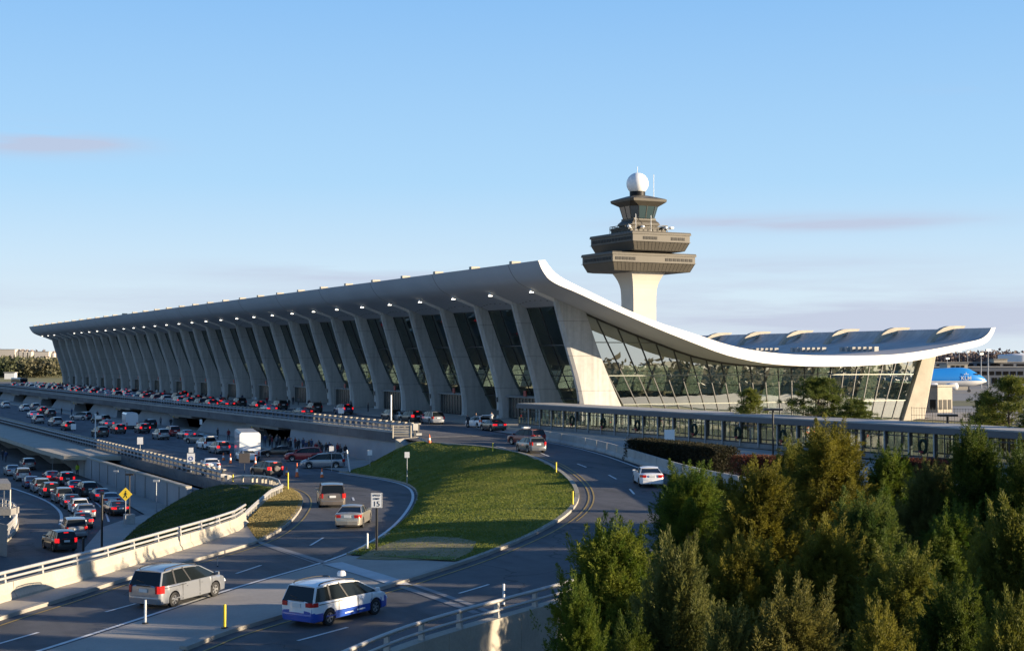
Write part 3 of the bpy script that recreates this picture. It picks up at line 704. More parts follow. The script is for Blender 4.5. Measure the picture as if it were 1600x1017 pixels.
# ================================================================ GLASS WALKWAY along the pavement
WX = 86.6; WY0 = 66.0; WY1 = 169.0
wk = empty('covered_walkway', (WX, 120, ZD), 'glass sided covered walkway with flat grey roof leading to the terminal end', 'walkway')
WROOF = mat('walkway_roof', (.09, .095, .105), .6, .06, .5)
mb = MB(); mb.box((WX + 2.6, (WY0 + WY1) / 2, -5.75), (5.4, WY1 - WY0, .5)); rf = mb.build('roof', WROOF, wk)
mb = MB(); mb.box((WX + 2.6, (WY0 + WY1) / 2, -5.43), (5.2, WY1 - WY0 - .3, .12)); mb.build('roof_gravel', CONC, rf)
mb = MB(); mb.box((WX + .35, (WY0 + WY1) / 2, ZD + .2), (.3, WY1 - WY0, .45)); mb.box((WX + 2.6, (WY0 + WY1) / 2, ZD + .06), (4.6, WY1 - WY0, .2)); mb.build('base_wall', CONCD, wk)
NB = 34; dy = (WY1 - WY0) / NB
for sx_ in (.35, 4.9):
    mb = MB(); mb.add([(WX + sx_, WY0, ZD + .42), (WX + sx_, WY1, ZD + .42), (WX + sx_, WY1, -6.0), (WX + sx_, WY0, -6.0)], [(0, 1, 2, 3)])
    g = mb.build('glazing', GLW, wk)
    mb = MB()
    for k in range(NB * 3 + 1):
        y = WY0 + dy * k / 3
        mb.box((WX + sx_ - .03, y, -7.0), ((.22, .24, 2.1) if k % 3 == 0 else (.07, .07, 2.1)))
    mb.beam((WX + sx_ - .04, WY0, ZD + .5), (WX + sx_ - .04, WY1, ZD + .5), .1, .12); mb.beam((WX + sx_ - .04, WY0, -6.35), (WX + sx_ - .04, WY1, -6.35), .08, .08)
    mb.build('frame_posts', FRAME, g)
for k in range(0, NB, 1): mb = MB(); mb.box((WX + .1, WY0 + dy * k, -7.1), (.1, .1, 2.6)); mb.build('outer_post', GALV, wk)
# wreaths
WREATH = mat('wreath_green', (.008, .022, .010), .8, .3, 8, .8, 30)
REDB = mat('ribbon_red', (.22, .010, .012), .5)
for q, px in enumerate((894, 942.6, 996, 1085, 1153, 1223, 1442)):
    c = OX(px, 640, WX - .12); z = -7.1
    lab = ['first', 'second', 'third', 'fourth', 'fifth', 'sixth', 'last, rightmost'][q]
    w = empty('christmas_wreath', (WX - .14, c.y, z), 'dark green wreath with red bow on the walkway glass, %s from the terminal end' % lab, 'wreath', 'wreaths along the covered walkway')
    mb = MB(); n = 20; ring = []
    for k in range(n):
        t = 2 * math.pi * k / n; ring.append((WX - .14, c.y + .42 * math.cos(t), z + .52 * math.sin(t)))
    rnd = random.Random(q)
    vs = []; fs = []
    for k in range(n):
        t = 2 * math.pi * k / n
        for m_ in range(6):
            a = 2 * math.pi * m_ / 6; rr = .13 + rnd.uniform(-.03, .05)
            vs.append((WX - .14 + rr * math.sin(a), c.y + (.42 + rr * math.cos(a)) * math.cos(t), z + (.52 + rr * math.cos(a)) * math.sin(t)))
    for k in range(n):
        for m_ in range(6): fs.append((k * 6 + m_, k * 6 + (m_ + 1) % 6, ((k + 1) % n) * 6 + (m_ + 1) % 6, ((k + 1) % n) * 6 + m_))
    mb.add(vs, fs); mb.build('garland', WREATH, w)
    mb = MB(); mb.box((WX - .36, c.y - .14, z - .42), (.07, .26, .16), top=(1, .4)); mb.box((WX - .36, c.y + .14, z - .42), (.07, .26, .16), top=(1, .4)); mb.box((WX - .35, c.y, z - .62), (.05, .1, .3)); mb.build('red_bow', REDB, w)
# ================================================================ concrete barrier by ramp B, joints in it
def barrier(path, name, label, seg=3.6, h=.85, gap=.05, m=CONC, flip=1):
    d = dense(path, .6); L = [0]
    for a, b in zip(d, d[1:]): L.append(L[-1] + (b - a).length)
    root = empty(name, d[0], label, 'barrier'); k = 0; s = 0
    while s < L[-1] - .5:
        pts = []
        for t in np.linspace(s + gap, min(s + seg, L[-1]) - gap, 4):
            i = max(0, min(len(L) - 2, int(np.searchsorted(L, t)) - 1)); f = (t - L[i]) / max(1e-6, L[i + 1] - L[i]); pts.append(d[i].lerp(d[i + 1], f))
        mb = MB(); mb.sweep(pts, [(-.3, -.05), (-.3, .1), (-.12, .35), (-.09, h), (.09, h), (.12, .35), (.3, .1), (.3, -.05)]); mb.build('barrier_unit', m, root); s += seg
    return root
barrier([p + Vector((0, 0, .03)) for p in pBB], 'concrete_barrier', 'low grey segmented concrete barrier curving along the right ramp below the glass walkway', h=1.0)
# ================================================================ wall with twin rails beside ramp A
def railed_wall(path, name, label, h, th, out, post_step, rail_h, m, outz=None, wcap=0):
    d = dense(path, 1.0); root = empty(name, d[0], label, 'wall')
    if outz is None: prof = [(-.08 - th, -2.5), (-.08 - th, h), (-.0, h), (.05, .3), (.22, .1), (.22, -.2)]
    else: prof = [(-.2, -.1), (-.2, h), (th, h), (th, outz), (-.2, outz)]
    k = 0
    while k < len(d) - 1:
        e = min(len(d) - 1, k + 6); seg_ = [p.copy() for p in d[k:e + 1]]
        if e < len(d) - 1: seg_[-1] = seg_[-1].lerp(seg_[-2], .035)
        mb = MB(); mb.sweep(seg_, prof); mb.build('wall_panel', m, root); k = e
    ln = 0; mbp = None; nxt = 0; cx = -.15 if outz is None else .1
    for a, b in zip(d, d[1:]):
        dirv = (b - a); dirv.z = 0; dirv.normalize(); r = Vector((dirv.y, -dirv.x, 0)); rz = math.atan2(dirv.y, dirv.x)
        while nxt <= ln + (b - a).length:
            p = a.lerp(b, (nxt - ln) / (b - a).length) + r * cx
            mbp = MB(); mbp.box((p.x, p.y, p.z + h + rail_h / 2), (.14, .26, rail_h), rz, top=(1, .6)); mbp.build('rail_post', METAL, root); nxt += post_step
        ln += (b - a).length
    for zz, rr in ((rail_h, .085), (rail_h * .45, .065)):
        pts = []
        for i, p in enumerate(d):
            dv = d[min(i + 1, len(d) - 1)] - d[max(i - 1, 0)]; dv.z = 0; dv.normalize(); r = Vector((dv.y, -dv.x, 0))
            pts.append(p + r * (cx + .1) + Vector((0, 0, h + zz)))
        mb = MB(); mb.tube(pts, rr, 8); mb.build('rail', METAL, root, smooth=60)
    return root
railed_wall([p for p in pWA], 'parapet_wall', 'sunlit pale concrete wall with white twin pipe rails left of the left ramp', .8, .25, 0, 3.2, .5, CONCW)
k0 = nearest(pRB, G(440, 1110, -11.3)); k1 = nearest(pRB, G(1010, 898, -10.8))
railed_wall(pRB[k0:k1], 'bridge_parapet', 'concrete bridge parapet with chunky metal rails at the bottom beside the right ramp', .35, .35, 0, 2.75, .72, CONCW, outz=-5.3)
# ================================================================ markings
def mark(px, w, m, name, up=.02, z=None, step=1.0):
    pts = [hit(*p) if z is None else G(p[0], p[1], z) for p in px]
    d = dense(smoothpath(pts, 2) if len(pts) > 2 else pts, step)
    return ribbon(d, w, m, name, up)
def ribbon(d, w, m, name, up=.02, off=0.0, snap=True):
    mb = MB(); vs = []
    for i, p in enumerate(d):
        dv = d[min(i + 1, len(d) - 1)] - d[max(i - 1, 0)]; dv.z = 0; dv.normalize(); r = Vector((dv.y, -dv.x, 0))
        for sgn in (-1, 1):
            q = p + r * (off + sgn * w / 2); z = drop(q.x, q.y, q.z + 1.0) if snap else q.z
            if abs(z - p.z) > .6: z = p.z
            vs.append((q.x, q.y, z + up))
    mb.add(vs, [(2 * i, 2 * i + 1, 2 * i + 3, 2 * i + 2) for i in range(len(d) - 1)])
    return tag(mb.build(name, m), kind='structure')
for seg in [((-10, 1008), (60, 988)), ((165, 956), (212, 943)), ((369, 896), (408, 883)), ((485, 852), (505, 840)), ((553, 782), (551, 777)), ((465, 1001), (543, 980)), ((717, 927), (764, 913)), ((902, 724.5), (916, 730)), ((951, 742), (963, 748.5)), ((984, 764), (991, 772)), ((845, 708), (858, 713)), ((775, 697), (790, 700)), ((280, 1052), (330, 1040))]:
    mark(seg, .16, LINEW, 'lane_dash')
ribbon(dense(pRA, 1.0), .22, LINEW, 'edge_line', off=-.35)
ribbon(dense(pLB[nearest(pLB, G(290, 1017, -11.3)):-4], 1.0), .11, LINEY, 'yellow_edge_line', off=.75)
ribbon(dense(pLB[nearest(pLB, G(870, 815, -10.2)):-16], 1.0), .10, LINEY, 'yellow_edge_line', off=1.1)
ribbon(dense(pLA[:-8], 1.0), .11, LINEY, 'yellow_edge_line', off=.7)
ribbon(dense(pBB[:18], 1.0), .18, LINEW, 'edge_line', off=.8)
mark([(0, 757), (40, 769), (75, 783), (93, 797), (97, 808), (94, 820)], .3, LINEW, 'taxi_lane_line')
mark([(120, 768), (150, 784), (165, 800), (170, 815)], .2, LINEW, 'taxi_lane_line')
JOINT = mat('joint_concrete', (.22, .22, .22), .8, .1, 1); JOINTW = mat('joint_pale', (.48, .48, .47), .8, .1, 1)
mark([(403, 843), (515, 880)], .45, JOINT, 'expansion_joint'); mark([(410, 851), (508, 884)], .12, JOINT, 'expansion_joint')
mark([(520, 880), (560, 892), (628, 915)], 1.1, JOINTW, 'expansion_joint', up=.03)
mark([(626, 916), (745, 958)], .40, JOINT, 'expansion_joint'); mark([(645, 913), (762, 955)], .35, JOINT, 'expansion_joint')
# ================================================================ VEHICLES
GLC = mat('car_glass', (.008, .011, .013), .12, spec=.35)
TYRE = mat('tyre_rubber', (.014, .014, .015), .8)
RIM = mat('wheel_rim', (.45, .46, .47), .3, metal=.8)
TRIM = mat('car_trim', (.02, .02, .022), .5)
TLON = mat('tail_light_lit', (.9, .012, .015), .4, emit=.55)
TLOFF = mat('tail_light_red', (.45, .015, .012), .15, spec=.8)
HLM = mat('head_light', (.7, .72, .75), .1, spec=.9)
HLON = mat('head_light_lit', (1, .95, .8), .1, emit=6)
PLATE = mat('number_plate', (.6, .62, .62), .4)
def paint(nm, c, metal=.35, rough=.28): return mat('paint_' + nm, c, rough, metal=metal, spec=.6, coat=.6)
PAINTS = dict(white=paint('white', (.72, .73, .74), 0), silver=paint('silver', (.27, .285, .31), .5), grey=paint('grey', (.16, .17, .18), .5), black=paint('black', (.012, .013, .015), .2),
              red=paint('red', (.28, .012, .018), .2), maroon=paint('maroon', (.12, .010, .016), .2), blue=paint('blue', (.03, .05, .12), .4), bronze=paint('bronze', (.22, .185, .155), .6), gold=paint('gold', (.42, .38, .31), .5), taxiblue=paint('taxi_blue', (.02, .07, .35), 0))
def lerp1(c, x):
    for a, b in zip(c, c[1:]):
        if a[0] <= x <= b[0]: return a[1] + (b[1] - a[1]) * (x - a[0]) / max(1e-9, b[0] - a[0])
    return c[0][1] if x < c[0][0] else c[-1][1]
KINDS = {
 'sedan': dict(L=4.85, W=1.82, wb=2.8, r=.33, body=[(-2.42, .62), (-2.38, .93), (-2.25, 1.0), (-1.6, 1.03), (-.8, .99), (1.0, .97), (1.7, .90), (2.2, .76), (2.38, .62), (2.42, .5)], gh=(-1.85, -1.0, .25, 1.18), h=1.45, tw=.74),
 'suv': dict(L=4.65, W=1.86, wb=2.7, r=.36, body=[(-2.32, .62), (-2.29, 1.08), (-2.2, 1.12), (-.8, 1.08), (1.1, 1.07), (1.8, 1.0), (2.15, .88), (2.3, .7), (2.32, .5)], gh=(-2.24, -2.0, .35, 1.22), h=1.75, tw=.78),
 'minivan': dict(L=5.15, W=1.98, wb=3.05, r=.35, body=[(-2.56, .6), (-2.54, 1.02), (-2.46, 1.10), (-.8, 1.07), (1.4, 1.05), (1.95, 1.0), (2.28, .90), (2.48, .74), (2.57, .48)], gh=(-2.52, -2.20, .60, 1.92), h=1.80, tw=.80),
 'hatch': dict(L=4.3, W=1.78, wb=2.6, r=.33, body=[(-2.14, .6), (-2.12, .98), (-2.05, 1.05), (-.8, 1.02), (1.1, 1.0), (1.7, .93), (2.0, .80), (2.12, .62), (2.14, .45)], gh=(-2.08, -1.7, .3, 1.3), h=1.55, tw=.76),
}
def carbody(K):
    L, Wd, r = K['L'], K['W'], K['r']; xr, xf = -K['wb'] / 2 - .02, K['wb'] / 2 + .02; ar = r + .055
    xs = set(np.linspace(-L / 2, L / 2, 25).round(3))
    for c in (xr, xf):
        for a in np.linspace(0, math.pi, 11): xs.add(round(c + ar * math.cos(a), 3))
    for c in K['body']: xs.add(round(c[0], 3))
    for q in (.02, .05, .10, .18, .28): xs.add(round(L / 2 - q, 3)); xs.add(round(-L / 2 + q, 3))
    xs = sorted(x for x in xs if abs(x) <= L / 2 + 1e-6)
    def w(x):
        t = abs(x) / (L / 2); s = 1 - .10 * max(0, (t - .60) / .40) ** 2 * (1.5 if x > 0 else .5)
        c = max(0, (abs(x) - (L / 2 - .30)) / .30); return Wd / 2 * s * (1 - .20 * (1 - math.sqrt(max(0, 1 - c * c * .97))))
    vs = []; fs = []; ms = []; NR = 9
    for x in xs:
        zt = lerp1(K['body'], x); sill = .22 + (.10 if abs(x) > L / 2 - .12 else 0)
        zb = sill
        for c in (xr, xf):
            if abs(x - c) < ar: zb = max(zb, r + math.sqrt(max(0, ar * ar - (x - c) ** 2)))
        zb = min(zb, zt - .06); W_ = w(x); sh = zt - .02
        ym = zb + (sh - zb) * .45
        row = [(0, zb + .02 if zb == sill else zb + .02), (W_ * .90, zb), (W_ * .985, zb + (sh - zb) * .06), (W_, ym), (W_ * .985, zb + (sh - zb) * .80), (W_ * .955, sh - .02), (W_ * .90, sh + .01), (W_ * .5, zt + .02), (0, zt + .03)]
        vs += [(x, y, z) for (y, z) in row]
    n = len(xs)
    half = len(vs)
    vs += [(x, -y, z) for (x, y, z) in vs]
    for i in range(n - 1):
        for k in range(NR - 1):
            a, b, c, d = i * NR + k, i * NR + k + 1, (i + 1) * NR + k + 1, (i + 1) * NR + k
            fs.append((a, b, c, d)); fs.append((half + d, half + c, half + b, half + a)); ms += [0, 0]
    for i in (0, n - 1):
        for k in range(NR - 1):
            a, b = i * NR + k, i * NR + k + 1
            f = (a, half + a, half + b, b) if i == 0 else (a, b, half + b, half + a)
            f = tuple(dict.fromkeys(f)); fs.append(f); ms.append(0)
    mb = MB(); mb.add(vs, fs); mb.m = ms; return mb
def ghverts(K, g=0.0, top=0.0):
    xb0, xt0, xt1, xb1 = K['gh']; Wd = K['W'] / 2; h = K['h']; zb = lerp1(K['body'], 0)
    n = 8; bot_ = []; top_ = []
    for k in range(n + 1):
        s = k / n; xb = xb0 + (xb1 - xb0) * s; xt = xt0 + (xt1 - xt0) * s
        zz = lerp1(K['body'], xb) - .02; zt = h - .055 - .10 * (abs(s - .42) / .6) ** 2 * 1.6
        wb_ = Wd * (.93 - (.05 if k in (0, n) else 0) + g); wt = Wd * (K['tw'] - (.05 if k in (0, n) else 0) + g)
        bot_.append((xb, wb_, zz)); top_.append((xt, wt, zt + top))
    return bot_, top_
def make_car(kind, colour, label, lit=True, detail=False, gp=None, extra=None):
    K = KINDS[kind]; L, Wd, r = K['L'], K['W'], K['r']; pm = PAINTS[colour]
    nm = {'sedan': 'sedan_car', 'suv': 'suv_car', 'minivan': 'minivan', 'hatch': 'hatchback_car'}[kind]
    root = empty(nm, (0, 0, 0), label, {'sedan': 'car', 'suv': 'car', 'hatch': 'car', 'minivan': 'van'}[kind], gp)
    mb = carbody(K)
    mats = [pm]
    if extra == 'taxi':
        mats.append(PAINTS['taxiblue'])
        mb.m = [1 if sum(mb.v[i][2] for i in f) / len(f) < .66 else 0 for f in mb.f]
    body = mb.build('body', mats, root, smooth=32)
    b, t = ghverts(K)
    n = len(b); vs = [(x, y, z) for x, y, z in b] + [(x, y, z) for x, y, z in t] + [(x, -y, z) for x, y, z in b] + [(x, -y, z) for x, y, z in t]
    fs = []
    for k in range(n - 1): fs += [(k, k + 1, n + k + 1, n + k), (2 * n + k + 1, 2 * n + k, 3 * n + k, 3 * n + k + 1), (n + k, n + k + 1, 3 * n + k + 1, 3 * n + k)]
    fs += [(0, n, 3 * n, 2 * n), (n - 1, 3 * n - 1, 4 * n - 1, 2 * n - 1)]
    mb = MB(); mb.add(vs, fs); mb.build('windows', GLC, root, smooth=25)
    # roof skin and pillars, standing just proud of the glass
    mb = MB(); b2, t2 = ghverts(K, .012, .0)
    NS = 6; vs = []
    for k in range(n):
        x, y, z = t2[k]
        for j in range(NS + 1):
            u = -1 + 2 * j / NS; vs.append((x, y * u, z + .012 + .05 * (1 - u * u)))
        vs.append((x, y, z - .06)); vs.append((x, -y, z - .06))
    w_ = NS + 3; fs = []
    for k in range(n - 1):
        for j in range(NS): fs.append((k * w_ + j, k * w_ + j + 1, (k + 1) * w_ + j + 1, (k + 1) * w_ + j))
        fs.append((k * w_ + NS, k * w_ + NS + 1, (k + 1) * w_ + NS + 1, (k + 1) * w_ + NS)); fs.append((k * w_, (k + 1) * w_, (k + 1) * w_ + NS + 2, k * w_ + NS + 2))
    for k in (0, n - 1): fs.append(tuple(k * w_ + j for j in range(NS + 1)) + (k * w_ + NS + 1, k * w_ + NS + 2))
    mb.add(vs, fs)
    def pil(s, wd, sides=(-1, 1)):
        for sg in sides:
            k = s * (n - 1); i0 = min(int(k), n - 2); f = k - i0
            p = Vector(b2[i0]).lerp(Vector(b2[i0 + 1]), f); q = Vector(t2[i0]).lerp(Vector(t2[i0 + 1]), f)
            p.y *= sg; q.y *= sg; dx = Vector((wd / 2, 0, 0)); o_ = Vector((0, sg * .006, 0))
            mb.add([p - dx + o_, p + dx + o_, q + dx + o_, q - dx + o_, p - dx - o_ * 4, p + dx - o_ * 4, q + dx - o_ * 4, q - dx - o_ * 4], [(0, 1, 2, 3), (0, 4, 5, 1), (1, 5, 6, 2), (2, 6, 7, 3), (3, 7, 4, 0), (7, 6, 5, 4)])
    pil(0.015, .15 if kind != 'minivan' else .12); pil(.985, .10)
    if kind == 'sedan': pil(.52, .07)
    mb.build('roof_shell', [pm], root, smooth=40)
    if kind != 'sedan':
        for s_p, w_p in ((.50, .09), (.25, .11)):
            for sg_p in (-1, 1): mb = MB(); pil(s_p, w_p, (sg_p,)); mb.build('pillar_trim', TRIM, root)
    # wheels
    for sx_ in (-1, 1):
        for sy in (-1, 1):
            cx_, cy_ = sx_ * K['wb'] / 2, sy * (Wd / 2 - .12)
            mb = MB(); N = 20; prof = [(.10, r * .60), (.11, r * .64), (.115, r * .9), (.09, r), (-.09, r), (-.11, r * .9), (-.11, r * .3)]
            vs = []; 
            for k in range(N):
                a = 2 * math.pi * k / N
                for (o_, rr) in prof: vs.append((cx_ + rr * math.cos(a), cy_ + sy * o_, r + rr * math.sin(a)))
            m_ = len(prof); mb.add(vs, [(k * m_ + j, ((k + 1) % N) * m_ + j, ((k + 1) % N) * m_ + j + 1, k * m_ + j + 1) for k in range(N) for j in range(m_ - 1)])
            wv = mb.build('wheel', TYRE, root, smooth=40)
            mb = MB(); vs = [(cx_, cy_ + sy * .075, r)]
            for k in range(N):
                a = 2 * math.pi * k / N; vs.append((cx_ + r * .62 * math.cos(a), cy_ + sy * .095, r + r * .62 * math.sin(a)))
            mb.add(vs, [(0, k + 1, (k + 1) % N + 1) for k in range(N)], 0)
            for k in range(5):
                a = 2 * math.pi * (k + .5) / 5
                for da in (-.18, .18):
                    mb.add([(cx_ + r * .22 * math.cos(a + d_), cy_ + sy * .098, r + r * .22 * math.sin(a + d_)) for d_ in (-.3, .3)] + [(cx_ + r * .55 * math.cos(a + d_), cy_ + sy * .102, r + r * .55 * math.sin(a + d_)) for d_ in (.30, -.30)], [(0, 1, 2, 3)], 1)
                    break
            mb.build('rim', [RIM, TRIM], wv)
    # dark wheel wells / underside
    mb = MB(); mb.box((0, 0, .42), (L * .86, Wd * .78, .38)); mb.build('underbody', TRIM, root)
    TL = TLON if lit else TLOFF
    zl = .83 if kind == 'sedan' else (.92 if kind != 'suv' else .98); hl = .20 if kind == 'sedan' else .34
    if extra == 'taxi': hl = .18; zl = .98
    for sy in (-1, 1):
        mb = MB(); mb.extrude([(-L / 2 - .015, sy * (Wd / 2 - (.46 if kind == 'sedan' or extra == 'taxi' else .30)), zl - hl / 2), (-L / 2 - .01, sy * (Wd / 2 - .20), zl - hl / 2), (-L / 2 + .10, sy * (Wd / 2 - .075), zl - hl / 2), (-L / 2 + .32, sy * (Wd / 2 - .012), zl - hl / 2), (-L / 2 + .32, sy * (Wd / 2 - .1), zl - hl / 2), (-L / 2 + .1, sy * (Wd / 2 - (.46 if kind == 'sedan' or extra == 'taxi' else .30)), zl - hl / 2)], (0, 0, hl)); mb.build('tail_light', TL, root)
        mb = MB(); mb.box((L / 2 - .24, sy * (Wd / 2 - .31), .66), (.34, .34, .14), top=(.7, .9)); mb.build('head_light', HLM, root)
        mb = MB(); mb.box((K['gh'][3] - .30, sy * (Wd / 2 + .02), lerp1(K['body'], .5) + .06), (.12, .22, .14), top=(.7, .9)); mb.build('wing_mirror', [pm], root)
    mb = MB(); mb.box((-L / 2 + .0, 0, zl - (.05 if kind != 'sedan' else .0)), (.05, .46, .16)); mb.build('number_plate', PLATE, root)
    mb = MB(); mb.box((L / 2 - .03, 0, .60), (.05, Wd * .40, .12)); mb.build('grille', TRIM, root)
    mb = MB(); mb.extrude([(-L / 2 + .16, -Wd * .46, .28), (-L / 2 - .01, -Wd * .38, .28), (-L / 2 - .05, 0, .28), (-L / 2 - .01, Wd * .38, .28), (-L / 2 + .16, Wd * .46, .28)], (0, 0, .24)); mb.build('rear_bumper', [TRIM if kind == 'suv' else PAINTS['taxiblue'] if extra == 'taxi' else pm], root)
    if lit:
        mb = MB(); b0_, t0_ = ghverts(K); p = Vector(t0_[0]); mb.box((p.x - .03 if kind != 'sedan' else p.x - .18, 0, p.z - .02 if kind != 'sedan' else p.z - .1), (.06, .38, .06)); mb.build('brake_light', TLON, root)
    if detail:
        mb = MB(); zc = .62
        for x in ((-.95, .32, 1.25) if kind != 'sedan' else (-.75, .25, 1.1)):
            for sy in (-1, 1):
                mb.box((x, sy * (Wd / 2 + .001), .66), (.014, .012, .72))
        mb.build('door_gaps', TRIM, root)
        mb = MB(); [mb.box((-1.45, sy * (Wd / 2 - .01), .97), (1.5, .03, .025)) for sy in (-1, 1)]; mb.build('door_track', TRIM, root)
        mb = MB(); mb.beam((-2.42, .1, 1.22), (-2.37, .55, 1.30), .03, .03); mb.build('rear_wiper', TRIM, root)
        mb = MB()
        for x in (-.55, .55):
            for sy in (-1, 1): mb.box((x, sy * (Wd / 2 + .012), .86), (.17, .03, .03))
        mb.build('door_handles', [pm], root)
        mb = MB(); b_, t_ = ghverts(K)
        mb.box((-L / 2 + .015, 0, zl + .16), (.05, .78, .055)); mb.build('tailgate_trim', TRIM, root)
        for sy in (-1, 1):
            mb = MB(); pts = [(t_[k][0], sy * t_[k][1] * .9, t_[k][2] + .09) for k in range(1, n - 1)]
            mb.tube([(pts[0][0] - .1, pts[0][1], pts[0][2] - .06)] + pts + [(pts[-1][0] + .12, pts[-1][1], pts[-1][2] - .06)], .028, 6); mb.build('roof_rail', TRIM, root)
        mb = MB(); mb.box((-L * .12, 0, .42), (L * .45, Wd + .015, .05)); mb.build('side_moulding', [PAINTS['taxiblue'] if extra == 'taxi' else pm], root)
    regkids(root); return root
def setcar(o, p, heading, s=1.0):
    o.location = p; o.rotation_euler = (0, 0, heading); o.scale = (s, s, s)
def recolour(root, col):
    for c in KIDS[root.name]:
        if c.material_slots and c.material_slots[0].material and c.material_slots[0].material.name.startswith('paint_'):
            c.material_slots[0].link = 'OBJECT'; c.material_slots[0].material = PAINTS[col]
ORD = ['first', 'second', 'third', 'fourth', 'fifth', 'sixth', 'seventh', 'eighth', 'ninth', 'tenth', 'eleventh', 'twelfth', 'thirteenth', 'fourteenth', 'fifteenth', 'sixteenth', 'seventeenth', 'eighteenth', 'nineteenth', 'twentieth']
def ordi(n):
    if n < 20: return ORD[n]
    t = ['twenty', 'thirty', 'forty', 'fifty', 'sixty'][(n + 1) // 10 - 2]; u = (n + 1) % 10
    return t + 'th' if u == 0 and 0 else (t.replace('y', 'ieth') if u == 0 else t + '-' + ORD[u - 1])
PROTO = {}
def car(kind, colour, label, px, py, heading=None, group=None, lit=True, z=None, side=0, s=1.0):
    key = (kind, lit)
    if key not in PROTO: PROTO[key] = o = make_car(kind, colour, label, lit, gp=group)
    else:
        o = copy_tree(PROTO[key]); 
        if 'group' in o: del o['group']
        if group: o['group'] = group
    recolour(o, colour); o['label'] = label
    p = hit(px, py) if z is None else G(px, py, z)
    setcar(o, p, heading if heading is not None else R(90), s); return o
def sidecar(o, pr, pf, Wd, wb, right=True):   # wheel contact points of the side facing the camera
    a, b = hit(*pr), hit(*pf); d = (b - a).normalized(); left = Vector((-d.y, d.x, 0)).normalized()
    c = (a + b) / 2 + (left if right else -left) * (Wd / 2 - .1)
    print('wheelbase', (b - a).length, 'wanted', wb)
    o.location = c; e = math.atan2(d.y, d.x); pitch = -math.asin(max(-.1, min(.1, d.z / max(.1, d.length)))); o.rotation_euler = (0, pitch, e)
sv_ = make_car('minivan', 'silver', 'silver minivan with dark tailgate window driving up the left ramp beside the sunlit parapet', False, True)
sidecar(sv_, (275, 947), (331, 932), 1.98, 3.05)
bv_ = make_car('minivan', 'white', 'white and blue taxi minivan with roof light on the right ramp', False, True, extra='taxi')
bv_['category'] = 'taxi'
sidecar(bv_, (515.5, 976), (583, 959.8), 1.98, 3.05)
mb = MB(); mb.lathe((.35, 0, 1.80), [(.19, 0), (.19, .12), (.14, .20), (0, .23)], 14); rl = mb.build('taxi_roof_light', WHITEP, bv_, keep=False, smooth=50)
mb = MB(); mb.box((-.3, -.995, .40), (.55, .012, .05)); mb.box((.5, -.995, .42), (.55, .012, .06)); mb.build('side_stripe', WHITEP, bv_, keep=False)
q_ = car('minivan', 'bronze', 'bronze brown minivan climbing the left ramp ahead of the gold sedan', 517, 789, R(73), lit=False, s=1.03)
c_ = car('sedan', 'gold', 'pale gold sedan driving up the left ramp towards the lawn, behind the bronze minivan', 553, 820, R(59), lit=False, s=1.0)
sv2 = car('sedan', 'white', 'white sedan on the right ramp half hidden behind the cedar', 1012, 757, R(66), lit=False)
g1 = car('hatch', 'grey', 'grey hatchback on the bend above the lawn, behind the maroon taxi', 829, 706, R(84), lit=False)
g2 = car('suv', 'maroon', 'maroon taxi with white roof sign entering the departures road', 822, 695, R(100), lit=False); g2['category'] = 'taxi'
mb = MB(); mb.box((0, 0, 1.80), (.35, .9, .16)); mb.build('taxi_roof_light', WHITEP, g2, keep=False)
# taxi queues below
GT = 'cars queueing on the lowest road'
LQ = [(18.6, 742, 'sedan', 'silver'), (34, 750, 'suv', 'silver'), (48, 761, 'sedan', 'blue'), (62, 768, 'suv', 'silver'), (76, 775, 'suv', 'black'), (96, 784, 'suv', 'grey'), (110, 792, 'sedan', 'black'), (122, 800, 'hatch', 'white'), (132, 808, 'sedan', 'silver'), (127, 823, 'sedan', 'black'), (115, 837, 'minivan', 'silver'), (92, 858, 'suv', 'black')]
RQ = [(43, 733, 'suv', 'grey'), (80, 752, 'sedan', 'red'), (101, 757, 'suv', 'black'), (116, 768, 'sedan', 'blue'), (134, 774, 'suv', 'black'), (156, 782, 'sedan', 'grey'), (171, 789, 'sedan', 'silver'), (180, 803, 'sedan', 'black')]
def queue(Q, nm, lits):
    n = len(Q)
    for i, (x, y, k, c) in enumerate(Q):
        x0, y0, *_ = Q[max(0, i - 1)]; x1, y1, *_ = Q[min(n - 1, i + 1)]
        d = G(x0, y0, ZT) - G(x1, y1, ZT)
        h = math.atan2(d.y, d.x)
        if i == n - 1: h = R(96) if nm.startswith('left') else R(92)
        h = max(R(85), min(R(140), h)); 
        fr = n - 1 - i
        lab = '%s %s in the %s queue on the lowest road, %s' % (c, {'sedan': 'sedan', 'suv': 'suv', 'hatch': 'hatchback', 'minivan': 'minivan'}[k], nm, 'nearest the camera' if fr == 0 else ordi(fr) + ' from the near end' if fr != n - 1 else 'farthest from the camera')
        car(k, c, lab, x, y, h, GT, lit=(i in lits), s=.98)
queue(LQ, 'left hand', {4, 6, 9, 11}); queue(RQ, 'right hand', {1, 2, 3, 5, 7})
